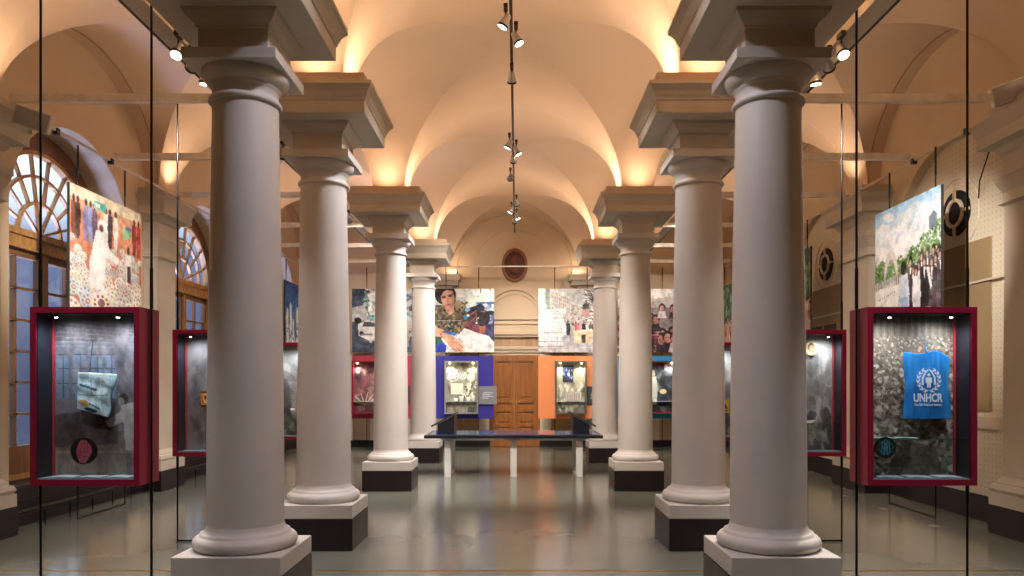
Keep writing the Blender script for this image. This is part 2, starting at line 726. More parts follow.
XA = 5.38                        # outer line of the aisle vaults
spans = [(-XA, -CX - PH), (-CX + PH, CX - PH), (CX + PH, XA)]
for i in range(len(nodes_y) - 1):
    y0, y1 = nodes_y[i] + PH, nodes_y[i + 1] - PH
    ry = RISE if (y1 - y0) > 2.5 else 0.90
    for x0, x1 in spans:
        cross_bay(x0, x1, y0, y1, RISE, ry)
        band_y(x0, x1, y1, y1 + 2 * PH, RISE)
    for x0, x1 in ((-XW - .02, -XA), (-CX - PH, -CX + PH), (CX - PH, CX + PH), (XA, XW + .02)):
        band_x(x0, x1, y0, y1, ry)
for y in nodes_y:
    for x0, x1 in ((-XW - .02, -XA), (-CX - PH, -CX + PH), (CX - PH, CX + PH), (XA, XW + .02)):
        vb.add([(x0, y - PH, ZS), (x1, y - PH, ZS), (x1, y + PH, ZS), (x0, y + PH, ZS)], [(0, 1, 2, 3)])
ceil = struct('ceiling', vb, M_VAULT, fix=False)
sm_ = MB()
for yc_ in (9.33, 13.25, 17.17):
    for s_ in (-1, 1):
        for k in range(40):
            q = []
            for a_ in (pi * k / 40, pi * (k + 1) / 40):
                q.append((s_ * (XA + .0), yc_ - 1.715 * cos(a_), ZS + (RISE - .012) * sin(a_)))
            sm_.tube(q[0], q[1], .010, 5)
struct('trim_50', sm_, mat('seam_paint', 'b89a7c', .9))

# ------------------------------------------------------------------ side walls
ZTOP = 6.3


def wall_side(name, sgn, arch_r, arch_z, bays, depth, m):
    b = MB()
    x = sgn * XS[sgn]
    xo = sgn * (XS[sgn] + depth)
    ys = sorted(bays)
    cur = Y_BACK
    for yc in ys:
        b.box(x, xo, cur, yc - arch_r, 0, ZTOP)
        n = 40
        for k in range(n):
            a0, a1 = pi * k / n, pi * (k + 1) / n
            ya, yb_ = yc - arch_r * cos(a0), yc - arch_r * cos(a1)
            za, zb = arch_z + arch_r * sin(a0), arch_z + arch_r * sin(a1)
            b.add([(x, ya, za), (x, yb_, zb), (x, yb_, ZTOP), (x, ya, ZTOP)], [(0, 1, 2, 3)])
            b.add([(x, ya, za), (x, yb_, zb), (xo, yb_, zb), (xo, ya, za)], [(0, 1, 2, 3)], True)
        cur = yc + arch_r
    b.box(x, xo, cur, Y_END + 0.3, 0, ZTOP)
    return struct(name, b, m)


BAYS = [9.33, 13.25, 17.17]
wall_side('wall_left', -1, 1.25, 3.58, BAYS, 0.52, M_WALL)
wall_side('wall_right', 1, 1.27, 3.46, BAYS, 0.12, M_WALL)
# recessed face of the right wall, with panel and rail
XR = XS[1]
rb = MB()
for yc in BAYS:
    rb.box(XR + 0.12, XR + 0.2, yc - 1.35, yc + 1.35, 0, 4.9)
struct('wall_right_recess', rb, M_BRICK)
tp = MB()
for yc in BAYS:
    tp.box(XR + 0.09, XR + 0.12, yc - 0.72, yc + 1.30, 1.30, 3.36)
M_TAN = mat('tan_panel', 'a58c66', 0.7, noise=0.06, nscale=3)
struct('trim_2', tp, M_TAN)
tq = MB()
for yc in BAYS:
    tq.box(XR + 0.07, XR + 0.12, yc - 1.3, yc + 1.30, 2.84, 2.865)
    tq.box(XR + 0.07, XR + 0.12, yc - 1.3, yc + 1.30, 1.08, 1.22)  # lower pale strip stands in for a light reflection on the wall
struct('trim_3', tq, M_BEAM)
# dark slots of the ventilation in the tan panels
vq = MB()
for yc in BAYS[1:]:
    for k in range(3):
        vq.box(XR + 0.08, XR + 0.09, yc - 0.5 + k * 0.6, yc + k * 0.6 - 0.02, 2.5, 2.68)
        vq.box(XR + 0.08, XR + 0.09, yc - 0.5 + k * 0.6, yc + k * 0.6 - 0.02, 2.0, 2.18)
struct('trim_4', vq, mat('slot_dark', '4a4338', 0.7))

# skirtings
for sgn, nm in ((-1, 'left'), (1, 'right')):
    b = MB()
    d = 0.03
    ys = [(Y_BACK, 5.0), (5.6, 7.0)] + [(yc - 1.62 + (0.0), yc + 1.62) for yc in BAYS]
    for y0, y1 in ys:
        b.box(sgn * XS[sgn], sgn * (XS[sgn] - d), y0, y1, 0, 0.30)
    struct('baseboard_' + nm, b, M_BASEB)

# back wall behind the camera
struct('wall_back', MB().box(-XW - .6, XW + .6, Y_BACK - 0.3, Y_BACK, 0, ZTOP), M_WALL)

# wall pilasters with base, shaft and entablature
PIL_ENT = [(0.30, 3.52), (0.335, 3.54), (0.30, 3.56), (0.30, 3.66), (0.35, 3.77), (0.36, 3.815), (0.37, 3.815), (0.37, 3.89),
           (0.30, 3.89), (0.30, 4.06), (0.33, 4.08), (0.36, 4.14), (0.47, 4.16), (0.47, 4.28), (0.48, 4.30), (0.50, 4.36),
           (0.54, 4.42), (0.54, 4.44)]
PIL_BASE = [(0.39, 0.31), (0.39, 0.443), (0.37, 0.443), (0.39, 0.485), (0.37, 0.53), (0.34, 0.54), (0.34, 0.555), (0.31, 0.60), (0.30, 0.62)]
tn = 5
for sgn in (-1, 1):
    proj = XS[sgn] - XP[sgn]
    sh = proj - 0.30
    for y in CY + [1.30]:
        b = MB()
        f = lambda pr: [(p + sh, z) for p, z in pr]
        BASEP = 0.30 + sh
        b.wallstack(f(PIL_BASE), sgn * XS[sgn], -sgn, y, HP[sgn])
        b.wallstack(f([(0.30, 0.62), (0.285, 3.52)]), sgn * XS[sgn], -sgn, y, HP[sgn])
        b.wallstack(f(PIL_ENT), sgn * XS[sgn], -sgn, y, HP[sgn])
        b.wallstack(f([(0.46, 4.44), (0.46, 4.54)]), sgn * XS[sgn], -sgn, y, HP[sgn])
        struct('trim_%d' % tn, b, M_ENT); tn += 1
        b = MB().wallstack(f([(0.395, 0.0), (0.395, 0.31)]), sgn * XS[sgn], -sgn, y, HP[sgn])
        struct('trim_%d' % tn, b, M_BLACK); tn += 1
BASEP = 0.30

# ------------------------------------------------------------------ end wall
ew = MB().box(-XW - .5, XW + .5, Y_END, Y_END + 0.3, 0, ZTOP)
struct('wall_end', ew, M_WALL)
tr = MB()
# door surround, frieze and cornices between the hanging pictures
tr.box(-1.25, 1.25, Y_END - 0.05, Y_END, 2.36, 2.44)
tr.box(-1.30, 1.30, Y_END - 0.10, Y_END, 2.44, 2.52)
tr.box(-1.36, 1.36, Y_END - 0.15, Y_END, 2.52, 2.60)
tr.box(-1.36, 1.36, Y_END - 0.14, Y_END, 2.84, 2.90)
tr.box(-1.42, 1.42, Y_END - 0.20, Y_END, 2.90, 2.98)
tr.box(-1.2, 1.2, Y_END - 0.05, Y_END, 3.18, 3.22)
tr.box(-1.2, 1.2, Y_END - 0.07, Y_END, 3.30, 3.36)
tr.ringseg(0.0, 3.36, 0.70, 0.76, 0, pi, 'y', Y_END - 0.06, Y_END, 40)
tr.ringseg(0.0, 3.36, 0.60, 0.64, 0, pi, 'y', Y_END - 0.03, Y_END, 40)
tr.ringseg(0.0, ZS, 1.50, 1.56, 0, pi, 'y', Y_END - 0.05, Y_END, 48)
tr.ringseg(0.0, ZS, 1.08, 1.10, 0, pi, 'y', Y_END - 0.02, Y_END, 48)
struct('trim_40', tr, M_WALL)
# pilasters of the end wall
pe = MB()
for sx_ in (-CX, CX):
    for p, z0, z1 in ((0.30, .31, .45), (0.27, .45, .60), (0.24, .6, 3.52), (.27, 3.52, 3.56), (.24, 3.56, 3.68), (.32, 3.76, 3.88), (.24, 3.88, 4.06),
                      (.30, 4.06, 4.16), (.44, 4.16, 4.28), (.50, 4.28, 4.44), (.42, 4.44, 4.54)):
        pe.box(sx_ - p, sx_ + p, Y_END - p * 0.75, Y_END, z0, z1)
struct('trim_41', pe, M_ENT)
# cream uprights and brown infill low on the end wall
cu_ = MB()
bu = MB()
for x0, x1 in ((-4.6, -4.2), (-3.75, -3.05), (-2.9, -2.3), (-1.98, -1.55), (-0.95, -0.66), (0.66, 0.95), (1.55, 1.98), (2.3, 2.9), (3.05, 3.75), (4.2, 4.6)):
    cu_.box(x0, x1, Y_END - 0.06, Y_END, 0.16, 2.40)
    cu_.box(x0 + .04, x1 - .04, Y_END - 0.075, Y_END, 0.3, 2.3)
struct('trim_42', cu_, mat('cream_upright', 'f4ecd8', 0.6))
for x0, x1 in ((-1.55, -0.95), (0.95, 1.55)):
    bu.box(x0, x1, Y_END - 0.03, Y_END, 0.16, 2.40)
struct('trim_43', bu, M_PANELB)
b = MB()
for x0, x1 in ((-XW, -0.64), (0.64, XW)):
    b.box(x0, x1, Y_END - 0.09, Y_END, 0, 0.17)
struct('baseboard_end', b, M_BASEB)
b = MB().box(-1.36, 1.36, Y_END - 0.03, Y_END, 2.60, 2.84)  # brown band paints the shade of the recessed frieze
struct('trim_44', b, M_PANELB)

# oval niche
ov = empty('oval_niche', (0.0, Y_END - 0.002, 4.71), 0, 'brown oval niche with moulded rim high on the end wall', 'wall niche')
b = MB()
n = 40
prof = [(1.0, 0.0), (1.0, 0.05), (0.86, 0.06), (0.80, 0.03)]
vs = []
for s_, d_ in prof:
    for k in range(n):
        a = 2 * pi * k / n
        vs.append((0.34 * s_ * cos(a), -d_, 0.44 * s_ * sin(a)))
fs = [(j * n + k, j * n + (k + 1) % n, (j + 1) * n + (k + 1) % n, (j + 1) * n + k) for j in range(3) for k in range(n)]
b.add(vs, fs, True)
b.build('rim', mat('niche_rim', '9c6a48', 0.6), ov)
b = MB()
vs = []
for s_, d_ in ((0.80, 0.03), (0.66, 0.02), (0.5, 0.012), (0.3, 0.008), (0.02, 0.006)):
    for k in range(n):
        a = 2 * pi * k / n
        vs.append((0.34 * s_ * cos(a), -d_, 0.44 * s_ * sin(a)))
b.add(vs, [(j * n + k, j * n + (k + 1) % n, (j + 1) * n + (k + 1) % n, (j + 1) * n + k) for j in range(4) for k in range(n)], True)
b.build('recess', mat('niche_inside', '5e2f20', 0.6, noise=0.3, nscale=8), ov)
b = MB().lathe([(0.02, -0.24), (0.10, -0.2), (0.13, -0.1), (0.07, 0.0), (0.065, 0.05), (0.085, 0.12), (0.075, 0.19), (0.02, 0.23)], 20, 0, -0.16)
b.build('relief', mat('niche_relief', '6f3a26', 0.6), ov).scale = (1, .4, 1)

# double door
dr = empty('door_1', (0.0, Y_END - 0.02, 0.0), kind='structure')
for s_ in (-1, 1):
    lf = MB()
    x0, x1 = (0.0, 0.60 * s_)
    lf.box(s_ * 0.0015, s_ * 0.60, -0.02, 0.0, 0.01, 2.33)
    zz = [0.01, 0.14, 0.52, 0.60, 0.91, 0.99, 1.14, 1.24, 2.21, 2.33]
    lf.box(s_ * 0.004, s_ * 0.10, -0.07, -0.02, 0.01, 2.33).box(s_ * 0.49, s_ * 0.60, -0.07, -0.02, 0.01, 2.33)
    for k in range(0, 10, 2):
        lf.box(s_ * 0.10, s_ * 0.49, -0.07, -0.02, zz[k], zz[k + 1])
    leaf = lf.build('door_leaf', M_DOOR, dr)
    for z0, z1 in ((1.24, 2.21), (0.99, 1.14), (0.60, 0.91), (0.14, 0.52)):
        if z0 == .99: z0, z1 = 0.99, 0.99
        if z1 - z0 < .05: continue
        MB().box(s_ * 0.15, s_ * 0.44, -0.05, -0.02, z0 + .05, z1 - .05).build('door_panel', M_DOOR, leaf, bevel=0.008)
    MB().box(s_ * 0.10, s_ * 0.49, -0.04, -0.02, .92, .98).build('door_panel', M_DOOR, leaf)
    hb = MB().box(s_ * 0.03, s_ * 0.065, -0.078, -0.07, 1.08, 1.26)
    hb.tube((s_ * 0.048, -0.075, 1.17), (s_ * 0.048, -0.12, 1.17), 0.008)
    hb.tube((s_ * 0.048, -0.12, 1.17), (s_ * 0.13, -0.12, 1.17), 0.008)
    hb.build('door_handle', M_BRASS, leaf)
fr = MB().box(-0.66, -0.60, -0.06, 0.02, 0, 2.36).box(0.60, 0.66, -0.06, 0.02, 0, 2.36).box(-0.66, 0.66, -0.06, 0.02, 2.33, 2.37)
fr.build('door_frame', M_DOOR, dr)

# ------------------------------------------------------------------ arched windows of the left wall


def window(idx, yc):
    X = -6.06
    w = empty('window_%d' % idx, (X, yc, 0), kind='structure')
    RI, RO, zc = 1.06, 1.30, 3.50
    b = MB()
    b.ringseg(0, zc, RI, RO, 0, pi, 'x', -0.04, 0.05, 48)
    b.build('arch_frame', M_WINB, w)
    b = MB()
    b.ringseg(0, zc, RI - 0.05, RI, 0, pi, 'x', -0.03, 0.07, 40)
    for rr in (0.42, 0.75):
        b.ringseg(0, zc, rr - .018, rr + .018, 0, pi, 'x', -0.02, 0.03, 32)
    for k in range(1, 9):
        a = pi * k / 9
        p = (cos(a), sin(a))
        q = (-sin(a) * .016, cos(a) * .016)
        r0, r1 = (0.06 if k % 2 else 0.40), RI - .02
        b.prism([(p[0] * r0 + q[0], zc + p[1] * r0 + q[1]), (p[0] * r1 + q[0], zc + p[1] * r1 + q[1]),
                 (p[0] * r1 - q[0], zc + p[1] * r1 - q[1]), (p[0] * r0 - q[0], zc + p[1] * r0 - q[1])], 'x', -0.015, 0.025)
    b.build('fanlight_muntins', M_WIN, w)
    b = MB().box(-0.04, 0.10, -1.5, 1.5, 3.26, 3.50).box(0.10, 0.13, -1.31, 1.31, 3.42, 3.50).box(.10, .12, -1.31, 1.31, 3.26, 3.30)
    b.build('transom', M_WIN, w)
    b = MB()
    for y0, y1 in ((-1.5, -0.95), (0.95, 1.5), (-0.05, 0.05)):
        b.box(-0.04, 0.08, y0, y1, 0.0, 3.26)
    b.box(-0.04, 0.06, -1.04, 1.04, 0.0, 0.52)
    b.build('posts', M_WIN, w)
    for s_ in (-1, 1):
        b = MB()
        ya, yb_ = s_ * 0.05, s_ * 0.95
        lo, hi = min(ya, yb_), max(ya, yb_)
        b.box(-0.02, 0.05, lo, lo + .05, 0.52, 3.25).box(-0.02, 0.05, hi - .05, hi, 0.52, 3.25)
        b.box(-0.02, 0.05, lo, hi, 3.17, 3.25).box(-0.02, 0.05, lo, hi, 0.52, 0.86)
        mid = (lo + hi) / 2
        b.box(-0.02, 0.04, mid - .016, mid + .016, .86, 3.17)
        for k in range(1, 6):
            z = .86 + (3.17 - .86) * k / 6
            b.box(-0.02, 0.04, lo + .05, hi - .05, z - .015, z + .015)
        b.build('casement', M_CASE, w)
    g = MB().box(-0.005, 0.0, -1.03, 1.03, 0.86, 3.2)
    g.build('lower_glass', M_WGLASS, w)
    n = 32
    g = MB().prism([(RI * cos(pi * k / n), zc + RI * sin(pi * k / n)) for k in range(n + 1)], 'x', -0.005, 0.0)
    g.build('fanlight_glass', M_WGLASS, w)


for i, y in enumerate(BAYS):
    window(i + 1, y)
    light('added_dusk_spot', 'SPOT', (-7.3, y, 2.2), 340, (.48, .56, 1.0), target=(-5.85, y, 4.6), angle=80, size=.5)  # added unseen spot outside each window, brightens the arch reveal in blue
# low dark heating bench with rail below each window
for i, y in enumerate(BAYS[:2]):
    t = empty('heater_bench', (-5.60, y, 0), 0, ['low dark bench with pipe rail under the nearer arched window',
                                                   'low dark bench with pipe rail under the farther arched window'][i], 'bench', 'benches under the windows')
    MB().box(-0.34, 0.02, -1.22, 1.22, 0.0, 0.42).build('bench_body', M_BASEB, t)
    MB().box(-0.36, 0.06, -1.23, 1.23, 0.42, 0.46).build('bench_top', mat('bench_top', '2a2022', .4), t)
    b = MB().tube((0.22, -1.45, 0.20), (0.22, 1.45, 0.20), 0.032)
    b.build('rail', M_ROD, t)
    for k in range(7):
        MB().tube((0.22, -1.4 + k * 2.8 / 6, 0.0), (0.22, -1.4 + k * 2.8 / 6, 0.2), 0.010, 8).build('rail_post', M_ROD, t)

# ------------------------------------------------------------------ columns
col_words = {0: 'nearest to the camera', 1: 'second from the camera', 2: 'third from the camera', 3: 'farthest back, next to the table'}
proto = empty('column', (0, 0, 0), 0)
MB().stack([(0.372, 0.0), (0.372, 0.31)]).build('pedestal', M_BLACK, proto, bevel=0.005)
MB().stack([(0.37, 0.31), (0.37, 0.443)]).build('plinth', M_COL, proto, bevel=0.008)
MB().lathe([(0.325, 0.443), (0.345, 0.452), (0.357, 0.47), (0.360, 0.49), (0.353, 0.512), (0.338, 0.528), (0.316, 0.536), (0.308, 0.538), (0.308, 0.556),
            (0.298, 0.558), (0.282, 0.568), (0.272, 0.585), (0.265, 0.61)], 72).build('base_moulding', M_COL, proto)
MB().lathe([(0.265, 0.61), (0.264, 1.0), (0.260, 1.5), (0.254, 2.0), (0.246, 2.5), (0.237, 3.0), (0.229, 3.4), (0.226, 3.60)], 72).build('shaft', M_COL, proto)
MB().lathe([(0.226, 3.590), (0.241, 3.593), (0.250, 3.602), (0.252, 3.615), (0.247, 3.628), (0.237, 3.635), (0.227, 3.641), (0.226, 3.65), (0.226, 3.700),
            (0.235, 3.708), (0.241, 3.716), (0.241, 3.728), (0.250, 3.732), (0.274, 3.748), (0.292, 3.772), (0.300, 3.795), (0.298, 3.816)], 72).build('capital', M_COL, proto)
MB().stack([(0.322, 3.816), (0.322, 3.892)]).build('abacus', M_COL, proto, bevel=0.003)
MB().stack([(0.24, 3.892), (0.24, 4.055), (0.252, 4.06), (0.252, 4.072), (0.262, 4.085), (0.29, 4.105), (0.318, 4.14), (0.325, 4.165), (0.515, 4.165), (0.52, 4.17),
            (0.52, 4.275), (0.532, 4.285), (0.532, 4.30), (0.545, 4.325), (0.558, 4.36), (0.585, 4.395), (0.60, 4.41), (0.60, 4.44), (0.25, 4.442), (0.25, 4.54)]
           ).build('entablature', M_ENT, proto)
b = MB()
for s_ in (-1, 1):
    b.box(-0.515, 0.515, s_ * 0.515, s_ * 0.49, 4.442, 4.545)
    b.box(s_ * 0.515, s_ * 0.49, -0.49, 0.49, 4.442, 4.545)
b.build('trough_board', M_BOARD, proto)
first = True
for r_, y in enumerate(CY):
    for s_ in (-1, 1):
        o = proto if first else copy_tree(proto)
        first = False
        o.location = (s_ * (CX - .025 if (r_ == 0 and s_ > 0) else CX), y, 0)
        tag(o, 'white column in the %s row, %s' % ('left' if s_ < 0 else 'right', col_words[r_]), 'column', 'columns carrying the vaults')
        for dx, dy in ((0.43, 0), (-0.43, 0), (0, 0.43), (0, -0.43)):
            if r_ == 0 and dy < 0: continue
            light('uplight', 'SPOT', (dx, dy, 4.50), UP_W * (4.6 if dx * s_ > 0 else 2.2), WARM, o, target=(dx * 1.9, dy * 1.9, 5.6), angle=165, blend=1.0, size=0.06)
for s_ in (-1, 1):
    for y in CY:
        light('uplight', 'SPOT', (s_ * (XP[s_] - 0.12), y, 4.60), UP_W * 3.6, WARM, target=(s_ * (XP[s_] - 0.8), y, 5.7), angle=150, blend=1.0, size=0.05)
    light('uplight', 'POINT', (s_ * (CX - 0.3), Y_END - 0.4, 4.62), UP_W * 0.5, WARM, size=0.04)

# ------------------------------------------------------------------ ties and beams
ti = 0
for y in (7.37, 9.25, 11.10, 13.2, 15.1, 17.0):
    for s_ in (-1, 1):
        b = MB().box(s_ * 2.2, s_ * (4.86 if (s_ > 0 and y < 8) else 5.05), -0.03, 0.03, -0.04, 0.04)
        o = b.build('tie_bar', M_TIE, loc=(0, y, 4.50))
        pos = ['first', 'second', 'third', 'fourth', 'fifth', 'sixth'][ti // 2]
        tag(o, 'pale metal tie bar across the %s aisle, %s from the camera' % ('left' if s_ < 0 else 'right', pos), 'tie bar', 'tie bars across the aisles')
        ti += 1
o = MB().tube((-1.95, 17.8, 4.50), (1.95, 17.8, 4.50), 0.018).build('tie_bar', M_TIE)
tag(o, 'thin horizontal bar across the nave in front of the oval niche', 'tie bar')
for s_, nm in ((-1, 'left'), (1, 'right')):
    o = empty('lighting_beam', (s_ * 2.90, 0, 4.56), 0, 'cream box beam with lamp track running along the %s aisle' % nm, 'beam', 'lighting beams of the aisles')
    MB().box(-0.085, 0.085, 1.5, 18.7, 0, 0.16).build('beam', M_BEAM, o)
    MB().box(-s_ * -0.085, -s_ * -0.115, 1.5, 18.7, 0.0, 0.04).build('track', M_TRACK, o)
    o = empty('picture_rail', ({-1: -5.13, 1: 5.13}[s_], 0, 4.47), 0, 'thin rail along the %s wall from which the pictures hang' % nm, 'rail', 'picture rails')
    MB().box(-0.014, 0.014, 8.1, 18.6, -0.014, 0.014).build('rail_bar', M_BEAM, o)
    for y in (8.2, 9.3, 11.1, 13.2, 15.1):
        MB().box(-0.03, 0.03, y - .025, y + .025, -0.05, 0.02).build('bracket', M_ROD, o)

# central track
o = empty('ceiling_track', (0, 0, 5.3), 0, 'long dark lamp track hanging along the middle of the nave vault', 'lamp track')
MB().box(-0.016, 0.016, 3.0, 17.6, -0.018, 0.018).build('track_bar', M_TRACK, o)
for y in (5.5, 8.4, 11.3, 14.2, 17.0):
    hz = 0.66
    MB().tube((0, y, 0.0), (0, y, hz), 0.005, 6).build('suspension_wire', M_TRACK, o)


def make_spot(warm=False):
    r0 = empty('track_spotlight', (0, 0, 0))
    MB().box(-0.02, 0.02, -0.05, 0.05, -0.045, -0.005).tube((0, 0, -0.04), (0, 0, -0.10), 0.009, 8).build('adapter', M_TRACK, r0)
    h = MB().lathe([(0.024, 0.06), (0.032, 0.05), (0.036, 0.02), (0.046, -0.02), (0.050, -0.07)], 20, closed=True).build('lamp_head', M_SPOTB, r0)
    rg = MB().lathe([(0.049, -0.045), (0.054, -0.05), (0.054, -0.062), (0.051, -0.066)], 20, closed=False).build('bezel', mat('bezel_black', '101012', .4), h)
    ls = MB().lathe([(0.044, -0.0715), (0.02, -0.0735)], 20).build('lens', M_LENSW if warm else M_LENS, h)
    return r0, h


SP, SPH = make_spot()
SPW, SPWH = make_spot(True)


def place_spot(x, y, ztrack, target, label, group, energy, color, warm=False, angle=70, first=[True, True]):
    k = 1 if warm else 0
    src = SPW if warm else SP
    if first[k]:
        o = src
        first[k] = False
    else:
        o = copy_tree(src)
    o.location = (x, y, ztrack)
    tag(o, label, 'spotlight', group)
    hd = [c for c in children(o) if c.name.startswith('lamp_head')][0]
    d = (Vector(target) - Vector((x, y, ztrack - 0.15))).normalized()
    hd.location = (0, 0, -0.15)
    hd.rotation_euler = d.to_track_quat('-Z', 'Y').to_euler()
    if energy:
        light('spot_beam', 'SPOT', Vector((0, 0, -0.15)) + d * 0.09, energy, color, o, angle=angle, size=0.05, blend=0.8).rotation_euler = hd.rotation_euler
    return o


TRK = [  # y, side, target, power
    (7.05, -1, (-1.9, 7.45, 1.6), .9), (7.40, 1, (1.9, 7.45, 1.6), .9), (8.35, 0, (0.0, 12.7, .4), 5.5), (10.65, -1, (-1.9, 11.3, 1.5), .75),
    (10.95, 1, (1.9, 11.3, 1.5), .75), (11.35, 0, (0, 17.0, 1.0), 2.6), (12.35, -1, (-1.25, 17.8, 2.8), 1.7), (14.1, 1, (1.25, 17.8, 2.8), 1.6),
    (14.65, -1, (-1.9, 15.2, 1.5), .5), (15.2, 1, (1.9, 15.2, 1.5), .5), (15.6, 0, (0, 18.9, 1.6), 1.5)]
tw = ['nearest', 'second', 'third', 'fourth', 'fifth', 'sixth', 'seventh', 'eighth', 'ninth', 'tenth', 'farthest']
for i, (y, s_, tg, pw_) in enumerate(TRK):
    place_spot(s_ * 0.05, y, 5.28, tg, 'silver spotlight on the central nave track, %s from the camera' % tw[i], 'spotlights on the central track', TRACK_W * pw_, NEUT if i > 1 else COOL)
# lamps on the nave track above and behind the camera's place
for i, (y, tg) in enumerate(((4.25, (-1.9, 5.3, 1.4)), (4.35, (1.9, 5.3, 1.4)), (2.0, (0, 4.5, 0)))):
    light('spot_beam', 'SPOT', (0, y, 5.1), TRACK_W * 1.0, (.90, .88, 1.0), target=tg, angle=75, size=0.08, blend=0.9)

AT = [(6.15, (-3.0, 4.4, 1.4)), (6.42, (-4.9, 9.0, 3.0)), (6.68, (-3.1, 7.0, 1.3)), (8.9, (-3.6, 11.0, 1.0)), (12.4, (-3.4, 17.5, 2.4))]
aw = ['nearest', 'second', 'third', 'fourth', 'farthest']
for s_, nm in ((-1, 'left'), (1, 'right')):
    for i, (y, tg) in enumerate(AT):
        t3 = (tg[0] * (-s_), tg[1], tg[2])
        t3 = (abs(tg[0]) * s_, tg[1], tg[2])
        place_spot(s_ * 2.80, y, 4.58, t3, 'small spotlight on the %s aisle beam, %s from the camera' % (nm, aw[i]),
                   'spotlights on the %s aisle beam' % nm, AISLE_W * (1, 5.0, 1, 1.2, 3.0)[i], NEUT, warm=True, angle=(75, 50, 75, 75, 60)[i])
    light('spot_beam', 'SPOT', (s_ * 2.8, 3.3, 4.4), AISLE_W * 1.3, COOL, target=(s_ * 3.0, 5.3, 1.3), angle=38, size=.06)  # fill spot added out of view to brighten the nearest case
    light('spot_beam', 'SPOT', (s_ * 2.8, 14.5, 4.4), AISLE_W, NEUT, target=(s_ * 3.3, 17.8, 2.0), angle=80, size=.08)

# ------------------------------------------------------------------ pictures


def art_market():
    a = Art(110, 110, 'c98a66', 3)
    a.grad(0, 0.34, 'd9b190', 'c57a54').grad(0.34, 1, 'c98060', 'b96e52')
    a.rect(0, 0, 1, .10, 'e8d8b8')
    for x, c in ((.05, '6a4436'), (.10, '4a3430'), (.20, '7d7fb4'), (.26, '8d8fc4'), (.31, '5a4a66'), (.46, 'efeae2'), (.52, '3a3238'), (.60, 'e8e4dc'), (.88, '7a2222'), (.95, 'a03030')):
        a.poly([(x - .03, .14), (x + .03, .14), (x + .035, .26), (x + .02, .42), (x - .02, .42), (x - .035, .26)], c)
        a.ell(x, .11, .018, .028, '3a241c')
    a.rect(.30, .06, .46, .13, '58b0a0').rect(.33, .08, .38, .11, 'e8e0c0')
    a.poly([(.70, .20), (.80, .17), (.84, .26), (.72, .30)], '78b078')
    a.ell(.79, .19, .05, .02, '5878b8')
    cols = ['e9e2d8', 'f1ece4', 'd8d0c6', 'cfd8d6']
    pts = sorted([(a.rng.uniform(.02, .98), a.rng.uniform(.38, .98)) for _ in range(95)], key=lambda p: p[1])
    for x, y in pts:
        r0 = .025 + .13 * (y - .36)
        a.ell(x, y, r0 * 1.12, r0 * .80, ['b09a8c', '9a8478', 'c4b0a4'][a.rng.integers(3)])
        a.ell(x, y - .004, r0 * 1.08, r0 * .75, cols[a.rng.integers(4)])
        cc = ['a85050', '4f8a78', '6a7aa4', 'a08050', '7a5a50'][a.rng.integers(5)]
        for k in range(8):
            t = 2 * pi * k / 8
            a.ell(x + cos(t) * r0 * .72, y + sin(t) * r0 * .5, r0 * .17, r0 * .13, cc, .8)
        a.ell(x, y, r0 * .34, r0 * .24, ['b86060', '5f8a80', 'c8b090'][a.rng.integers(3)], .9).ell(x, y, r0 * .16, r0 * .11, 'f2ece4')
    a.ell(.40, .89, .15, .095, 'e6dcd0').ell(.40, .89, .12, .075, 'f2ece2').ell(.40, .89, .05, .035, '7c4c58')
    for k in range(9):
        t = 2 * pi * k / 9
        a.ell(.40 + .09 * cos(t), .89 + .056 * sin(t), .018, .013, ['8a3a4a', '3c6a5a', 'a07040'][k % 3])
    a.poly([(.33, .30), (.46, .28), (.50, .42), (.66, .50), (.62, .54), (.46, .50), (.44, .78), (.24, .78), (.25, .55)], 'f4f2f0')
    a.ell(.41, .25, .06, .05, 'f0ecec').ell(.40, .27, .03, .03, '6a4a40')
    a.poly([(.42, .48), (.62, .53), (.61, .56), (.42, .53)], 'dcdade', .7)
    a.poly([(.74, .42), (.84, .42), (.84, .52), (.81, .66), (.76, .66), (.75, .52)], 'e8e2da').rect(.77, .52, .83, .66, '3a2a30').ell(.79, .38, .022, .035, '3a241c')
    return a.mottled().grain(.03).lift(.85)


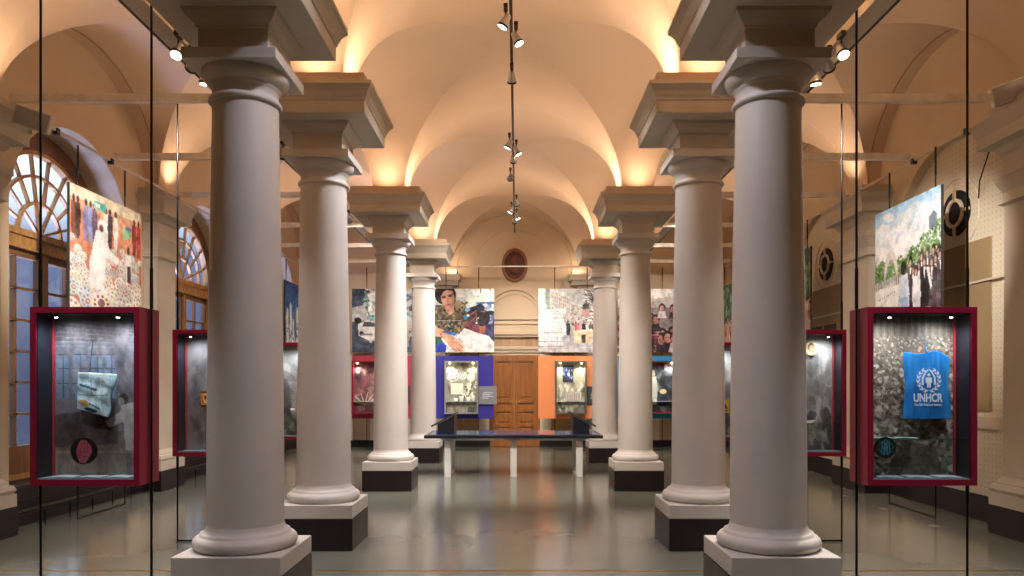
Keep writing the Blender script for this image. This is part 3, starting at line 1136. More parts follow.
def art_memorial():
    a = Art(110, 110, 'cfd8e2', 5)
    a.grad(0, .18, '7db6e0', 'b8d4ec').grad(.18, .55, 'c4d8ea', 'eef1f2')
    a.blobs(60, (0, .06, 1, .45), (.05, .16), (.02, .05), ['f4f7fa', 'e6eef6', 'ffffff', 'd2e4f2'], .5, 0.2)
    a.rect(0, .60, 1, 1, 'e4e4e2')
    for _ in range(1100):
        x = a.rng.uniform(.0, 1)
        top = .47 if x < .45 else (.50 - .26 * (x - .45) / .55)
        y = a.rng.uniform(top + .02 * sin(x * 40), .64)
        a.ell(x, y, .014, .011, ['3f6a34', '557f42', '6f9a52', '2f4f2a'][a.rng.integers(4)], .9)
    a.poly([(.84, .22), (.90, .18), (.95, .22), (.95, .32), (.84, .32)], '5a6a7a')
    dx, dy = (a.X - .27), (a.Y - .66)
    d = np.sqrt((dx / .12) ** 2 + (dy / .28) ** 2)
    a.put((d < 1.0) & (d > .66) & (a.Y < .70), 'c9c3bc')
    a.put((d < .72) & (d > .64) & (a.Y < .70), '8e8880')
    a.poly([(0, .66), (.40, .60), (.40, .64), (0, .72)], 'a9aaa6')
    for k in range(14):
        a.rect(.02 + k * .028, .61, .032 + k * .028, .70, '4a4648', .6)
    for k in range(9):
        a.rect(.06 + .032 * k, .79 - .006 * k, .08 + .032 * k, .81 - .006 * k, '8d8d90', .8)
    for k in range(10):
        a.poly([(.40 + .06 * k, .80), (.43 + .06 * k, .80), (.40 + .06 * k, 1), (.36 + .06 * k, 1)], '4c4a55', .5)
    ppl = [(.58, .57, '3a343c'), (.74, .55, '2a262c'), (.82, .54, '3c3238'), (.90, .53, '241f24'), (.97, .55, '30282c'), (.99, .58, '2a2426'), (.93, .60, '3a2a30'), (.70, .62, '2c2830'), (.62, .64, '1c1a20'), (.66, .66, 'd8d8e0'), (.88, .62, '241f24'), (.78, .60, '1a181c')]
    for x, y, c in ppl:
        a.poly([(x - .05, y), (x + .05, y), (x + .065, y + .16), (x + .05, 1), (x - .045, 1), (x - .06, y + .16)], c)
        a.ell(x, y - .04, .030, .045, '201a1c').ell(x - .008, y - .025, .016, .028, 'b08a78')
        a.poly([(x - .02, y + .01), (x + .01, y + .01), (x - .005, y + .12)], 'ededf0')
    a.poly([(.40, .64), (.53, .62), (.56, .80), (.54, 1), (.38, 1), (.42, .84)], 'c9d8ee').poly([(.42, .82), (.54, .82), (.54, 1), (.40, 1)], '8fa9d8')
    a.ell(.47, .57, .045, .06, '1c1618').poly([(.80, .62), (.84, .62), (.88, .78), (.86, .80)], 'f0f0f0')
    a.rect(.74, .94, .86, 1, '8a5aa0')
    return a.mottled().grain(.03).lift(.72)


def art_medic():
    a = Art(130, 140, 'cfdcd6', 7)
    a.grad(0, .5, 'e2ece6', 'b6ccd0').rect(.62, .0, 1, .10, 'eef4f0').rect(.70, .12, 1, .22, '9fc0b0').rect(.7, .2, 1, .24, '4a6a9a')
    a.rect(.76, 0, .78, .07, '30343c').rect(.92, 0, .94, .08, '30343c').rect(.5, .3, .56, .5, 'f2f2ee')
    a.rect(.8, .5, 1, .9, '3a3a5e').blobs(14, (.8, .25, 1, .55), (.03, .07), (.03, .06), ['8d9cc0', 'd0d8e6', '4a5a90'], .8)
    # camouflage jacket
    a.poly([(0, .30), (.14, .22), (.36, .17), (.52, .24), (.56, .42), (.56, .72), (.2, .70), (0, .56)], '6a5f4c')
    a.blobs(170, (.0, .2, .56, .70), (.012, .035), (.010, .026), ['3c3a34', '8b7a60', 'a8987c', '544a3c', '7e6f58', '2a2824'])
    a.poly([(.60, .2), (1, .0), (1, .2), (.58, .22)], 'dfeae2')
    a.rect(.56, 0, .66, .3, 'e3eee8')
    a.put((a.X > .36) & (a.Y < .20) & (a.X < .62), 'e0ebe5')
    a.put((a.X < .16) & (a.Y > .14) & (a.Y < .26), 'd2ded8')
    a.ell(.16, .08, .16, .17, '1e1718', 1, .25).ell(.27, .07, .08, .14, '241a1a', 1, -.3)
    a.poly([(.10, .12), (.20, .02), (.30, .04), (.34, .16), (.30, .30), (.22, .33), (.13, .24)], 'c79a86')
    a.ell(.215, .17, .10, .14, 'd2a590', 1, -.25)
    a.ell(.15, .145, .035, .011, '4a2c26', .9, -.2).ell(.26, .12, .035, .011, '4a2c26', .9, -.2)
    a.ell(.15, .125, .045, .007, '2a1a18', .9, -.2).ell(.26, .10, .045, .007, '2a1a18', .9, -.2)
    a.poly([(.205, .14), (.22, .14), (.245, .21), (.205, .215)], 'b98470').ell(.235, .255, .035, .012, 'a34a4a', .9, -.15)
    a.poly([(.16, .30), (.32, .25), (.33, .38), (.24, .42)], 'd6a994')
    a.poly([(.34, .20), (.42, .18), (.50, .26), (.36, .34)], 'a79a80')
    # child seen from behind: braided dark hair with blue bands
    a.poly([(.52, .46), (.60, .36), (.82, .38), (.86, .56), (.84, .68), (.74, .76), (.50, .70)], '7c4450')
    a.poly([(.74, .56), (.86, .50), (.84, .68), (.76, .73)], 'a3604e')
    a.ell(.70, .42, .16, .15, '3a2c30').ell(.80, .46, .13, .13, '1f1a1e')
    a.line(.56, .44, .70, .34, .012, '8c5a50').line(.70, .34, .84, .36, .012, '8c5a50').line(.69, .35, .71, .54, .010, '8c5a50').line(.60, .52, .70, .44, .008, '7c4e48')
    a.ell(.76, .30, .08, .06, '20283c').ell(.93, .38, .08, .035, '1a1a24').ell(.62, .33, .06, .04, '2a2226').ell(.85, .26, .03, .025, 'd8ecff')
    a.ell(.55, .33, .045, .028, '5fb6d8').ell(.52, .45, .04, .03, '2aa0c0').ell(.56, .42, .025, .018, 'ffffff').ell(.70, .54, .014, .012, 'ffffff').ell(.73, .46, .015, .012, '6fb0c0')
    a.poly([(.50, .62), (.36, .76), (.32, 1), (1, 1), (1, .84), (.90, .74), (.74, .70)], 'e9eeef')
    a.poly([(.52, .66), (.58, .68), (.52, .8), (.5, 1), (.42, 1)], 'cdd8dc', .6).poly([(.9, .84), (.96, .9), (.92, 1), (.9, 1)], 'b4c4d2', .7)
    # arm and hand
    a.poly([(.0, .60), (.14, .64), (.36, .78), (.50, .90), (.44, 1.0), (.30, .96), (.16, .80), (0, .72)], 'd8a88e')
    a.line(.34, .80, .50, .92, .016, 'e2b8a0').line(.30, .84, .46, .97, .016, 'dba98e').line(.26, .88, .36, .98, .016, 'cf987e').line(.40, .78, .47, .84, .012, 'd8a488')
    a.line(.36, .83, .48, .93, .004, '9a6050').line(.31, .88, .42, .98, .004, '9a6050').line(.09, .70, .12, .77, .007, 'a03038')
    a.poly([(.12, .68), (.16, .66), (.38, .70), (.34, .74)], '2f6ac0').poly([(0, .76), (.10, .80), (.2, .90), (.18, 1), (0, 1)], '2440b8').poly([(0, .74), (.1, .76), (.14, .84), (0, .9)], '2e5a4a')
    a.rect(.04, .50, .46, .508, 'ece8e0', .8)
    return a.cloud(.07, 10).cloud(.09, 26).cloud(.05, 50).grain(.015)


def art_street():
    a = Art(130, 140, 'dfdcdc', 9)
    a.grad(0, .5, 'd2d8da', 'e8e4e2')
    a.poly([(.10, 0), (.36, .05), (.52, .20), (.60, .30), (.60, .66), (.10, .66)], 'd6d0ca')
    for j in range(9):
        for i in range(10):
            x = .24 + i * .035
            y = .05 + j * .06 + i * .014
            if y < .6: a.rect(x, y, x + .014, y + .03, '9c9490', .7)
    a.rect(.0, 0, .11, .33, 'ece8e6').rect(.12, 0, .19, .33, '8fa696')
    for j in range(7): a.line(.0, .02 + j * .05, .11, .03 + j * .05, .003, 'a8a4a0')
    a.poly([(.56, .25), (.68, .28), (.80, .30), (.80, .62), (.56, .62)], 'c8c2ba')
    a.blobs(120, (.45, .28, .9, .60), (.006, .02), (.006, .02), ['a89e96', 'ded8d2', '8d8682', 'bab2ae'])
    # bare tree
    for k in range(60):
        x0, y0 = .97, a.rng.uniform(.05, .55)
        a.line(x0, y0, a.rng.uniform(.72, .98), y0 - a.rng.uniform(-.05, .2), .004, '46403f', .8)
    a.poly([(.94, 0), (1, 0), (1, .7), (.95, .7)], '3c3634')
    a.grad(.72, 1, 'aeb0b4', 'c4c2c4')
    a.poly([(.5, .70), (1, .70), (1, .78), (.4, .78)], '9b9c9e')
    # white cubes
    y = .32
    while y < .86:
        h = a.rng.uniform(.06, .085)
        x = .0
        while x < .40:
            w = a.rng.uniform(.05, .12)
            a.rect(x, y, x + w - .008, y + h - .008, ['f6f4f2', 'eceaea', 'fbfafa'][a.rng.integers(3)])
            a.rect(x, y + h - .008, x + w, y + h, 'a8888a', .8).rect(x + w - .008, y, x + w, y + h, 'b89a9a', .8)
            if a.rng.random() < .7: a.ell(x + w / 2, y + h / 2, .014, .008, 'c08088', .7)
            x += w
        y += h
    a.blobs(40, (0, .34, .4, .86), (.005, .012), (.004, .008), ['c07078', '4a4648', 'b0a8a4'])
    # dome kiosk
    a.ell(.80, .27, .06, .035, '3e4a42').poly([(.72, .29), (.88, .29), (.86, .32), (.74, .32)], '566058').rect(.795, .18, .805, .26, '30342e').poly([(.75, .32), (.86, .32), (.85, .44), (.76, .44)], 'c0958e')
    # people
    for x, y, c in ((.50, .54, '2b2c34'), (.76, .55, '26242a'), (.93, .56, '1e1e26'), (.97, .58, '26222a'), (.88, .56, '5a5058'), (.63, .56, 'd85a66'), (.68, .58, 'e08088'), (.58, .58, 'cfc6c2')):
        a.poly([(x - .03, y), (x + .03, y), (x + .04, y + .10), (x + .025, y + .19), (x - .025, y + .19), (x - .035, y + .10)], c)
        a.ell(x, y - .02, .016, .022, '7a5a50')
    a.poly([(.60, .66), (.88, .64), (.93, .70), (.90, .86), (.80, .86), (.80, .72), (.72, .72), (.72, .86), (.61, .86)], 'e0caa8').rect(.725, .73, .79, .85, '5a4038')
    a.poly([(.58, .66), (.9, .63), (.94, .68), (.60, .70)], 'efe0c4')
    a.rect(.70, .915, .99, .92, 'f4f4f4', .8)
    return a.mottled().grain(.02)


def art_heap():
    a = Art(96, 104, '2c3440', 11)
    a.grad(0, .45, '2a3444', '5a6470').grad(.45, 1, '3a4452', '4a5468')
    a.poly([(.25, .1), (.55, .0), (1, 0), (1, .75), (.5, .8), (.3, .5)], 'c4cac8')
    a.blobs(240, (.22, .0, 1, .85), (.015, .05), (.012, .04), ['e4e8e4', 'b4bcc0', '7d8c94', '6ab0a8', 'c89a98', 'f2f4f0', '4a5664'])
    a.poly([(.0, .30), (.20, .26), (.26, .38), (.24, .5), (0, .52)], 'b8bcbe').ell(.1, .5, .06, .05, '1a1c20')
    a.poly([(.10, .56), (.22, .50), (.55, .52), (.62, .66), (.60, .80), (.30, .82), (.12, .74)], 'e2e4e2').poly([(.2, .52), (.50, .53), (.52, .60), (.18, .60)], '3a4450')
    a.ell(.16, .70, .035, .035, '20242a').ell(.45, .80, .05, .05, '15181c').rect(.16, .70, .34, .73, '8a9094')
    a.rect(.7, .55, .8, .9, '8a5a50').rect(.86, .5, .94, .9, 'b8a8a0')
    return a.mottled().grain(.02)


def art_crowd():
    a = Art(96, 104, '8d8086', 13)
    a.grad(0, .3, 'cfcac8', 'bab2b0').poly([(.0, .0), (1, .0), (1, .12), (0, .2)], 'e2dedc')
    for _ in range(46):
        y = .25 + .7 * a.rng.random() ** .8
        x = a.rng.random()
        r = .03 + .05 * y
        a.poly([(x - r * 1.7, y + r * 3.4), (x - r, y + r), (x + r, y + r), (x + r * 1.7, y + r * 3.4)], ['2a2226', '5a2a3a', 'd8cfd0', '3a3a5a', '8a3a50', 'e0dcdc'][a.rng.integers(6)])
        a.face(x, y, r, r * 1.15, ['c08a80', 'a8766c', 'b88078'][a.rng.integers(3)], '17131a')
    a.rect(.1, .72, .7, .735, 'ece8e8', .8)
    return a.mottled().grain(.02)


def art_blue():
    a = Art(90, 100, '2a63b8', 15)
    a.grad(0, .5, '1f4f9c', '3f80cc').grad(.5, 1, '5a88b8', '6a7a70')
    for x, h in ((.1, .35), (.25, .25), (.36, .5), (.55, .3), (.7, .45), (.85, .28)):
        a.poly([(x - .05, 1), (x - .04, h + .12), (x, h), (x + .04, h + .12), (x + .06, 1)], 'e8ecea')
        a.ell(x, h + .03, .02, .03, '5a4a40')
    a.blobs(60, (0, .6, 1, 1), (.01, .03), (.01, .05), ['e8e8e0', '3a4a48', 'b0b8b0', '5a6ab0'])
    return a.mottled().grain(.02)


def art_trees(seed, low):
    a = Art(90, 100, '3f6a58', seed)
    a.grad(0, .5, '3a7060', '5a8a68')
    a.blobs(150, (0, 0, 1, .55), (.02, .06), (.02, .06), ['2f5a48', '6a9a78', '88b090', '24443c', 'a8c4a8'], .8)
    for x in (.1, .3, .52, .74, .92): a.rect(x, 0, x + .03, .6, '4a3c34')
    a.grad(.6, 1, 'b8928a', 'c8a89a').blobs(90, (0, .55, 1, .85), (.01, .035), (.01, .05), ['e8dcd6', '8a4a40', '3a3034', low, 'c88878'])
    for x in (.2, .45, .8):
        a.poly([(x - .06, .62), (x + .06, .62), (x + .07, .95), (x - .07, .95)], low)
        a.face(x, .56, .045, .06, 'b07a68', '201816')
    return a.grain(.02)


def photo_panel(x, y0, y1, art, label, z0=2.46, z1=3.95, side=1, group='large hanging photographs'):
    """picture hanging parallel to a side wall; printed face towards the nave"""
    yc = (y0 + y1) / 2
    t = empty('photo_panel', (x, yc, 0), 0, label, 'photograph', group)
    hw = (y1 - y0) / 2
    MB().box(-0.015, 0.015, -hw, hw, z0, z1).build('board', M_DGREY, t)
    xs = 0.018 * (1 if side < 0 else -1)
    # seen from the nave: left wall reads left-to-right along +y, right wall along -y
    if side < 0:
        fn = lambda u, v: (xs, -hw + 2 * hw * u, z1 + (z0 - z1) * v)
    else:
        fn = lambda u, v: (xs, hw - 2 * hw * u, z1 + (z0 - z1) * v)
    art_sheet('print', art, M_INK, fn, t)
    return t


def photo_front(x0, x1, y, art, label, z0=2.40, z1=3.95, group='photographs in front of the end wall'):
    t = empty('photo_panel', ((x0 + x1) / 2, y, 0), 0, label, 'photograph', group)
    hw = (x1 - x0) / 2
    MB().box(-hw, hw, -0.015, 0.015, z0, z1).build('board', M_DGREY, t)
    art_sheet('print', art, M_INK, lambda u, v: (-hw + 2 * hw * u, -0.018, z1 + (z0 - z1) * v), t)
    return t


def rod_frame(p, q, label, ztop=4.46, group='steel rod frames'):
    cx, cy = (p[0] + q[0]) / 2, (p[1] + q[1]) / 2
    t = empty('rod_frame', (cx, cy, 0), 0, label, 'rod frame', group)
    for a in (p, q):
        MB().tube((a[0] - cx, a[1] - cy, 0.01), (a[0] - cx, a[1] - cy, ztop), 0.009, 8).build('rod', M_ROD, t)
        MB().tube((a[0] - cx, a[1] - cy, ztop - 0.34), (a[0] - cx, a[1] - cy, ztop), 0.012, 8).build('rod_sleeve', M_ROD, t)
    MB().tube((p[0] - cx, p[1] - cy, 0.012), (q[0] - cx, q[1] - cy, 0.012), 0.010, 8).build('foot_bar', M_ROD, t)
    return t


XPIC = 5.13
XPR = 5.04
photo_panel(-XPIC, 8.42, 10.02, art_market(), 'photograph of a figure in white robe among painted plates, by the nearer arched window', side=-1)
rod_frame((-XPIC - .045, 8.68), (-XPIC - .045, 9.72), 'slim rod frame behind the plates photograph on the left')
photo_panel(XPR, 8.52, 10.08, art_memorial(), 'photograph of suited people by a stone arch under blue sky, on the right', side=1)
rod_frame((XPR + .045, 8.74), (XPR + .045, 9.82), 'slim rod frame behind the stone arch photograph on the right')
photo_panel(-XPIC, 16.25, 17.85, art_blue(), 'deep blue photograph with pale towers, far down the left aisle', side=-1)
rod_frame((-XPIC - .045, 16.5), (-XPIC - .045, 17.6), 'slim rod frame behind the blue photograph down the left aisle')
photo_panel(XPR, 12.32, 13.92, art_trees(17, 'd8c8c0'), 'photograph of green trees beside the farther wall vent, right aisle', side=1)
rod_frame((XPR + .045, 12.6), (XPR + .045, 13.6), 'slim rod frame behind the green trees photograph')
photo_panel(XPR, 16.25, 17.85, art_trees(19, 'e0a890'), 'green and pink photograph farthest down the right aisle', side=1)
rod_frame((XPR + .045, 16.5), (XPR + .045, 17.6), 'slim rod frame behind the farthest photograph on the right')

YE = 17.8
photo_front(-1.945, -0.50, YE, art_medic(), 'photograph of a woman in camouflage tending a child, left of the oval niche')
photo_front(0.585, 2.03, YE, art_street(), 'photograph of a street with stacked white cubes, right of the oval niche')
photo_front(-3.97, -2.50, YE, art_heap(), 'photograph of a pale heap and a white car, end of the left aisle')
photo_front(2.52, 3.97, YE, art_crowd(), 'photograph of a dense crowd of faces, end of the right aisle')
for xa, xb, lab in ((-1.68, -0.88, 'rod pair behind the camouflage photograph and blue board'), (0.98, 1.78, 'rod pair behind the street photograph and orange board'),
                    (-3.62, -3.25, 'rod pair behind the white car photograph'), (3.25, 3.62, 'rod pair behind the crowd photograph')):
    rod_frame((xa, YE + .04), (xb, YE + .04), lab, ztop=4.48)

# ------------------------------------------------------------------ boards with wall cases at the end


def art_case(kind, seed):
    a = Art(70, 110, '8f8d80', seed)
    if kind == 'wheels':
        a.grad(0, 1, '7a786a', '9c9a88').blobs(70, (0, 0, 1, 1), (.03, .12), (.03, .08), ['b4b29e', '6a685c', '8d8b7c', 'c8c6b2', '4f4e46'], .6)
        for x, y, r in ((.22, .28, .17), (.52, .26, .13), (.80, .30, .12), (.75, .45, .1)):
            for rr, c in ((1, 'e4e2d0'), (.85, '6f6e62'), (.3, 'd8d6c4')):
                a.ell(x, y, r * rr, r * rr * .6, c)
            for k in range(4): a.line(x - r * cos(k * pi / 4) * .8, y - r * .5 * sin(k * pi / 4), x + r * cos(k * pi / 4) * .8, y + r * .5 * sin(k * pi / 4), .008, 'dedccb')
        a.rect(.15, .42, .55, .64, 'dcdac6').blobs(20, (.5, .4, .95, .75), (.02, .05), (.02, .06), ['3a3a34', 'e0dece'])
    else:
        a.grad(0, .5, '8a8876', 'a8a692').blobs(80, (0, .4, 1, 1), (.03, .1), (.03, .07), ['c8c6b4', '77756a', '9c9a8a', 'e0deca', '55544c'], .7)
    return a.grain(.03)


def end_case(x0, x1, y, art, label, frame_m, glow=True):
    xc, hw, z0, z1 = (x0 + x1) / 2, (x1 - x0) / 2, 0.90, 2.18
    t = empty('display_case', (xc, y, 0), 0, label, 'display case', 'wall cases on the coloured boards')
    b = MB()
    w = 0.035
    b.box(-hw, -hw + w, -.22, 0, z0, z1).box(hw - w, hw, -.22, 0, z0, z1).box(-hw + w, hw - w, -.22, 0, z0, z0 + w).box(-hw + w, hw - w, -.22, 0, z1 - w, z1)
    b.box(-hw + w, hw - w, -0.03, -0.0, z0 + w, z1 - w)
    b.build('frame', frame_m, t)
    art_sheet('printed_back', art, M_INK, lambda u, v: (-hw + w + (2 * hw - 2 * w) * u, -0.034, z1 - w + (z0 - z1 + 2 * w) * v), t)
    MB().box(-hw + w, hw - w, -.20, -.04, 1.20, 1.212).build('glass_shelf', mat('shelf_glass', 'cfe0d8', .1, emit=None), t)
    MB().box(-hw + w, hw - w, -.215, -.21, z0 + w, z1 - w).build('glass_pane', M_GLASS, t)
    for s_ in (-1, 1):
        lp = MB().tube((s_ * (hw - .12), -.15, z1 - w), (s_ * (hw - .12), -.15, z1 - w - .03), .02, 12).build('case_lamp', M_LENSW, t)
        light('case_light', 'SPOT', (s_ * (hw - .12), -.15, z1 - w - .05), CASE_W * 2.0, (1, .93, .78), t, target=(s_ * (hw - .17), -.06, 1.0), angle=120, size=.02)
    return t


def board(x0, x1, y, m, label):
    o = MB().box(x0, x1, -0.02, 0.02, 0.78, 2.31).build('exhibit_board', m, loc=(0, y, 0), bevel=0.003)
    return tag(o, label, 'exhibit board', 'coloured exhibit boards')


def plaque(x0, x1, y, label, lines, m=M_GREY):
    t = empty('text_plaque', ((x0 + x1) / 2, y, 1.35), 0, label, 'text plaque', 'grey text plaques')
    hw = (x1 - x0) / 2
    MB().box(-hw, hw, -.05, .0, -.22, .22).build('plate', m, t, bevel=0.004)
    b = MB()
    for k, (a, c) in enumerate(lines):
        b.box(-hw * a, hw * c, -.052, -.05, .05 - k * .045, .075 - k * .045)
    b.build('lettering', mat('plaque_print', 'c4c6ca', .5), t)
    return t


board(-1.925, -0.515, YE, M_BLUEP, 'deep blue board left of the wooden door, with a lit case on it')
board(0.58, 2.0, YE, M_ORANGE, 'orange board right of the wooden door, with a lit case on it')
board(-3.97, -2.50, YE, M_REDP, 'rose red board at the end of the left aisle')
board(2.52, 3.97, YE, M_CYAN, 'bright blue board at the end of the right aisle')
M_SFR = mat('silver_frame', '9fa09e', .35, metal=.4)
M_DFR = mat('pewter_frame', '6c6a60', .4, metal=.4)
YB = YE - 0.021
end_case(-1.69, -0.88, YB, art_case('wheels', 21), 'lit case with silver frame and wheel pictures on the blue board', M_SFR)
end_case(0.985, 1.745, YB, art_case('plain', 22), 'lit case with a row of white books on the orange board', M_DFR)
ah = Art(70, 110, '6a4048', 23).blobs(90, (0, 0, 1, 1), (.05, .15), (.03, .1), ['8a5058', '5a4a4c', 'a06a6c', '4a3034', '9a8a80'], .6).ell(.12, .25, .1, .12, '2a2224').ell(.1, .16, .06, .06, 'b09a90')
for k in range(8): ah.line(.3, .85, .3 + .6 * cos(k * .35), .85 - .25 * sin(k * .35 + .2), .012, 'd8d0c4', .8)
end_case(-3.93, -3.05, YB, ah.grain(.03), 'rosy case with a dark figure picture on the rose red board', M_RED)
an = Art(70, 110, '3a4650', 24).blobs(80, (0, 0, 1, 1), (.05, .15), (.04, .1), ['2a3038', '5a6a78', '8d9a9c', '1c2026'], .6).ell(.75, .1, .06, .06, 'dfeaf2')
an.poly([(.30, .30), (.45, .28), (.5, .5), (.46, .85), (.34, .85), (.28, .6)], 'cfd4c8').ell(.37, .22, .06, .07, 'b0a69a').ell(.62, .8, .12, .08, '2a2468').ell(.66, .58, .1, .05, 'e2d8b0')
end_case(3.05, 3.93, YB, an.grain(.03), 'dark case with a white figure picture on the bright blue board', M_RED)
plaque(-0.875, -0.435, YE - 0.03, 'grey text plaque between the blue board and the wooden door', [(.5, .6), (.6, .3), (.55, .6), (.6, .1)])
plaque(1.765, 2.2, YE - 0.03, 'grey text plaque at the right edge of the orange board', [(.5, .6), (.6, .3), (.55, .6), (.6, .1)], M_DGREY)
plaque(-2.98, -2.55, YE - 0.03, 'grey text plaque at the right edge of the rose board', [(.5, .6), (.6, .3), (.55, .6)], M_DGREY)

# things standing in the end cases
pr = mat('porcelain', 'f0eee6', .3)
for i, (x, h, r, lab) in enumerate(((-1.42, .07, .05, 'small white cup on the shelf of the silver framed case, leftmost'),
                                    (-1.29, .11, .06, 'round white bowl on the shelf of the silver framed case, beside the cup'),
                                    (-1.12, .09, .045, 'small white beaker in the silver framed case, near the middle'),
                                    (-1.00, .13, .035, 'slim white jar in the silver framed case, rightmost on its shelf'))):
    b = MB().lathe([(r * .6, 0), (r * .7, .004), (r, h * .6), (r * 1.05, h), (r * .95, h), (r * .5, h * .2)], 20)
    tag(b.build('cup', pr, loc=(x, YB - .12, 1.213)), lab, 'cup', 'white vessels in the silver framed case')
rgb = random.Random(4)
x = 1.23
names = ['leftmost', 'second from left', 'third from left', 'fourth from left', 'fifth from left', 'sixth from left', 'rightmost']
for i in range(7):
    w_ = 0.040 + rgb.random() * .010
    h = .20 + rgb.random() * .05
    t = empty('book', (x + w_ / 2, YB - .12, 1.2165), 0, 'white book on the shelf of the orange board case, %s' % names[i], 'book', 'white books in the orange board case')
    t.rotation_euler = (0, R(1.5), 0)
    MB().box(-w_ / 2, -w_ / 2 + .004, -.07, .07, 0, h).box(w_ / 2 - .004, w_ / 2, -.07, .07, 0, h).box(-w_ / 2, w_ / 2, -.07, -.066, 0, h).build('cover', mat('book_cover', 'e9e6da', .5), t)
    MB().box(-w_ / 2 + .004, w_ / 2 - .004, -.062, .066, .004, h - .006).build('pages', mat('book_pages', 'd8d2c0', .8), t)
    x += w_ + .011
ap = Art(40, 56, '1e2440', 31).rect(.1, .1, .9, .2, '6a80b0').blobs(26, (.1, .25, .9, .9), (.04, .1), (.03, .08), ['4a5a90', '2a3a60', '8a9ac0', '30405a']).ell(.55, .55, .1, .07, 'f0f4ff')
t = empty('poster', (1.30, YB - .045, 1.88), 0, 'small dark blue poster inside the orange board case', 'poster')
MB().box(-.13, .13, -.004, .004, -.20, .20).build('sheet', M_WHITE, t)
art_sheet('print', ap, M_INK, lambda u, v: (-.13 + .26 * u, -.0055, .20 - .40 * v), t)

# ------------------------------------------------------------------ display table with two sloping consoles
t = empty('display_table', (0.0, 13.15, 0), 0, 'long white legged table with dark blue glowing top in mid nave', 'table')
MB().box(-1.54, 1.54, -.64, .64, .68, .735).build('table_edge', M_EDGE, t, bevel=.004)
MB().box(-1.47, 1.47, -.58, .58, .736, .742).build('table_screen', mat('screen_blue', '24344e', .12, noise=.4, nscale=3, emit=('3f5f90', .08)), t)
MB().box(-1.27, 1.27, -.42, .42, .63, .68).build('apron', M_WHITE, t)
for x in (-1.15, 0, 1.15):
    b = MB().box(x - .055, x + .055, -.47, -.36, 0, .63).build('leg', M_WHITE, t, bevel=.003)
    b = MB().box(x - .055, x + .055, .36, .47, 0, .63).build('leg', M_WHITE, t, bevel=.003)
for x in (-1.15, 1.15):
    MB().box(x - .055, x + .055, -.36, .36, 0, .06).build('foot_rail', M_WHITE, t)
for s_, nm in ((-1, 'left'), (1, 'right')):
    c = empty('reading_console', (s_ * 1.17, 13.05, .742), 0, 'black sloping console on the %s end of the display table' % nm, 'console', 'consoles on the display table')
    MB().prism([(s_ * -.13, 0), (s_ * .16, 0), (s_ * .16, .17), (s_ * -.13, .32)], 'y', -.30, .30).build('console_body', M_EDGE, c)
    MB().prism([(s_ * -.16, .345), (s_ * .27, .115), (s_ * .27, .15), (s_ * -.16, .38)], 'y', -.33, .33).build('console_top', M_DGREY, c)

# ------------------------------------------------------------------ hanging showcases


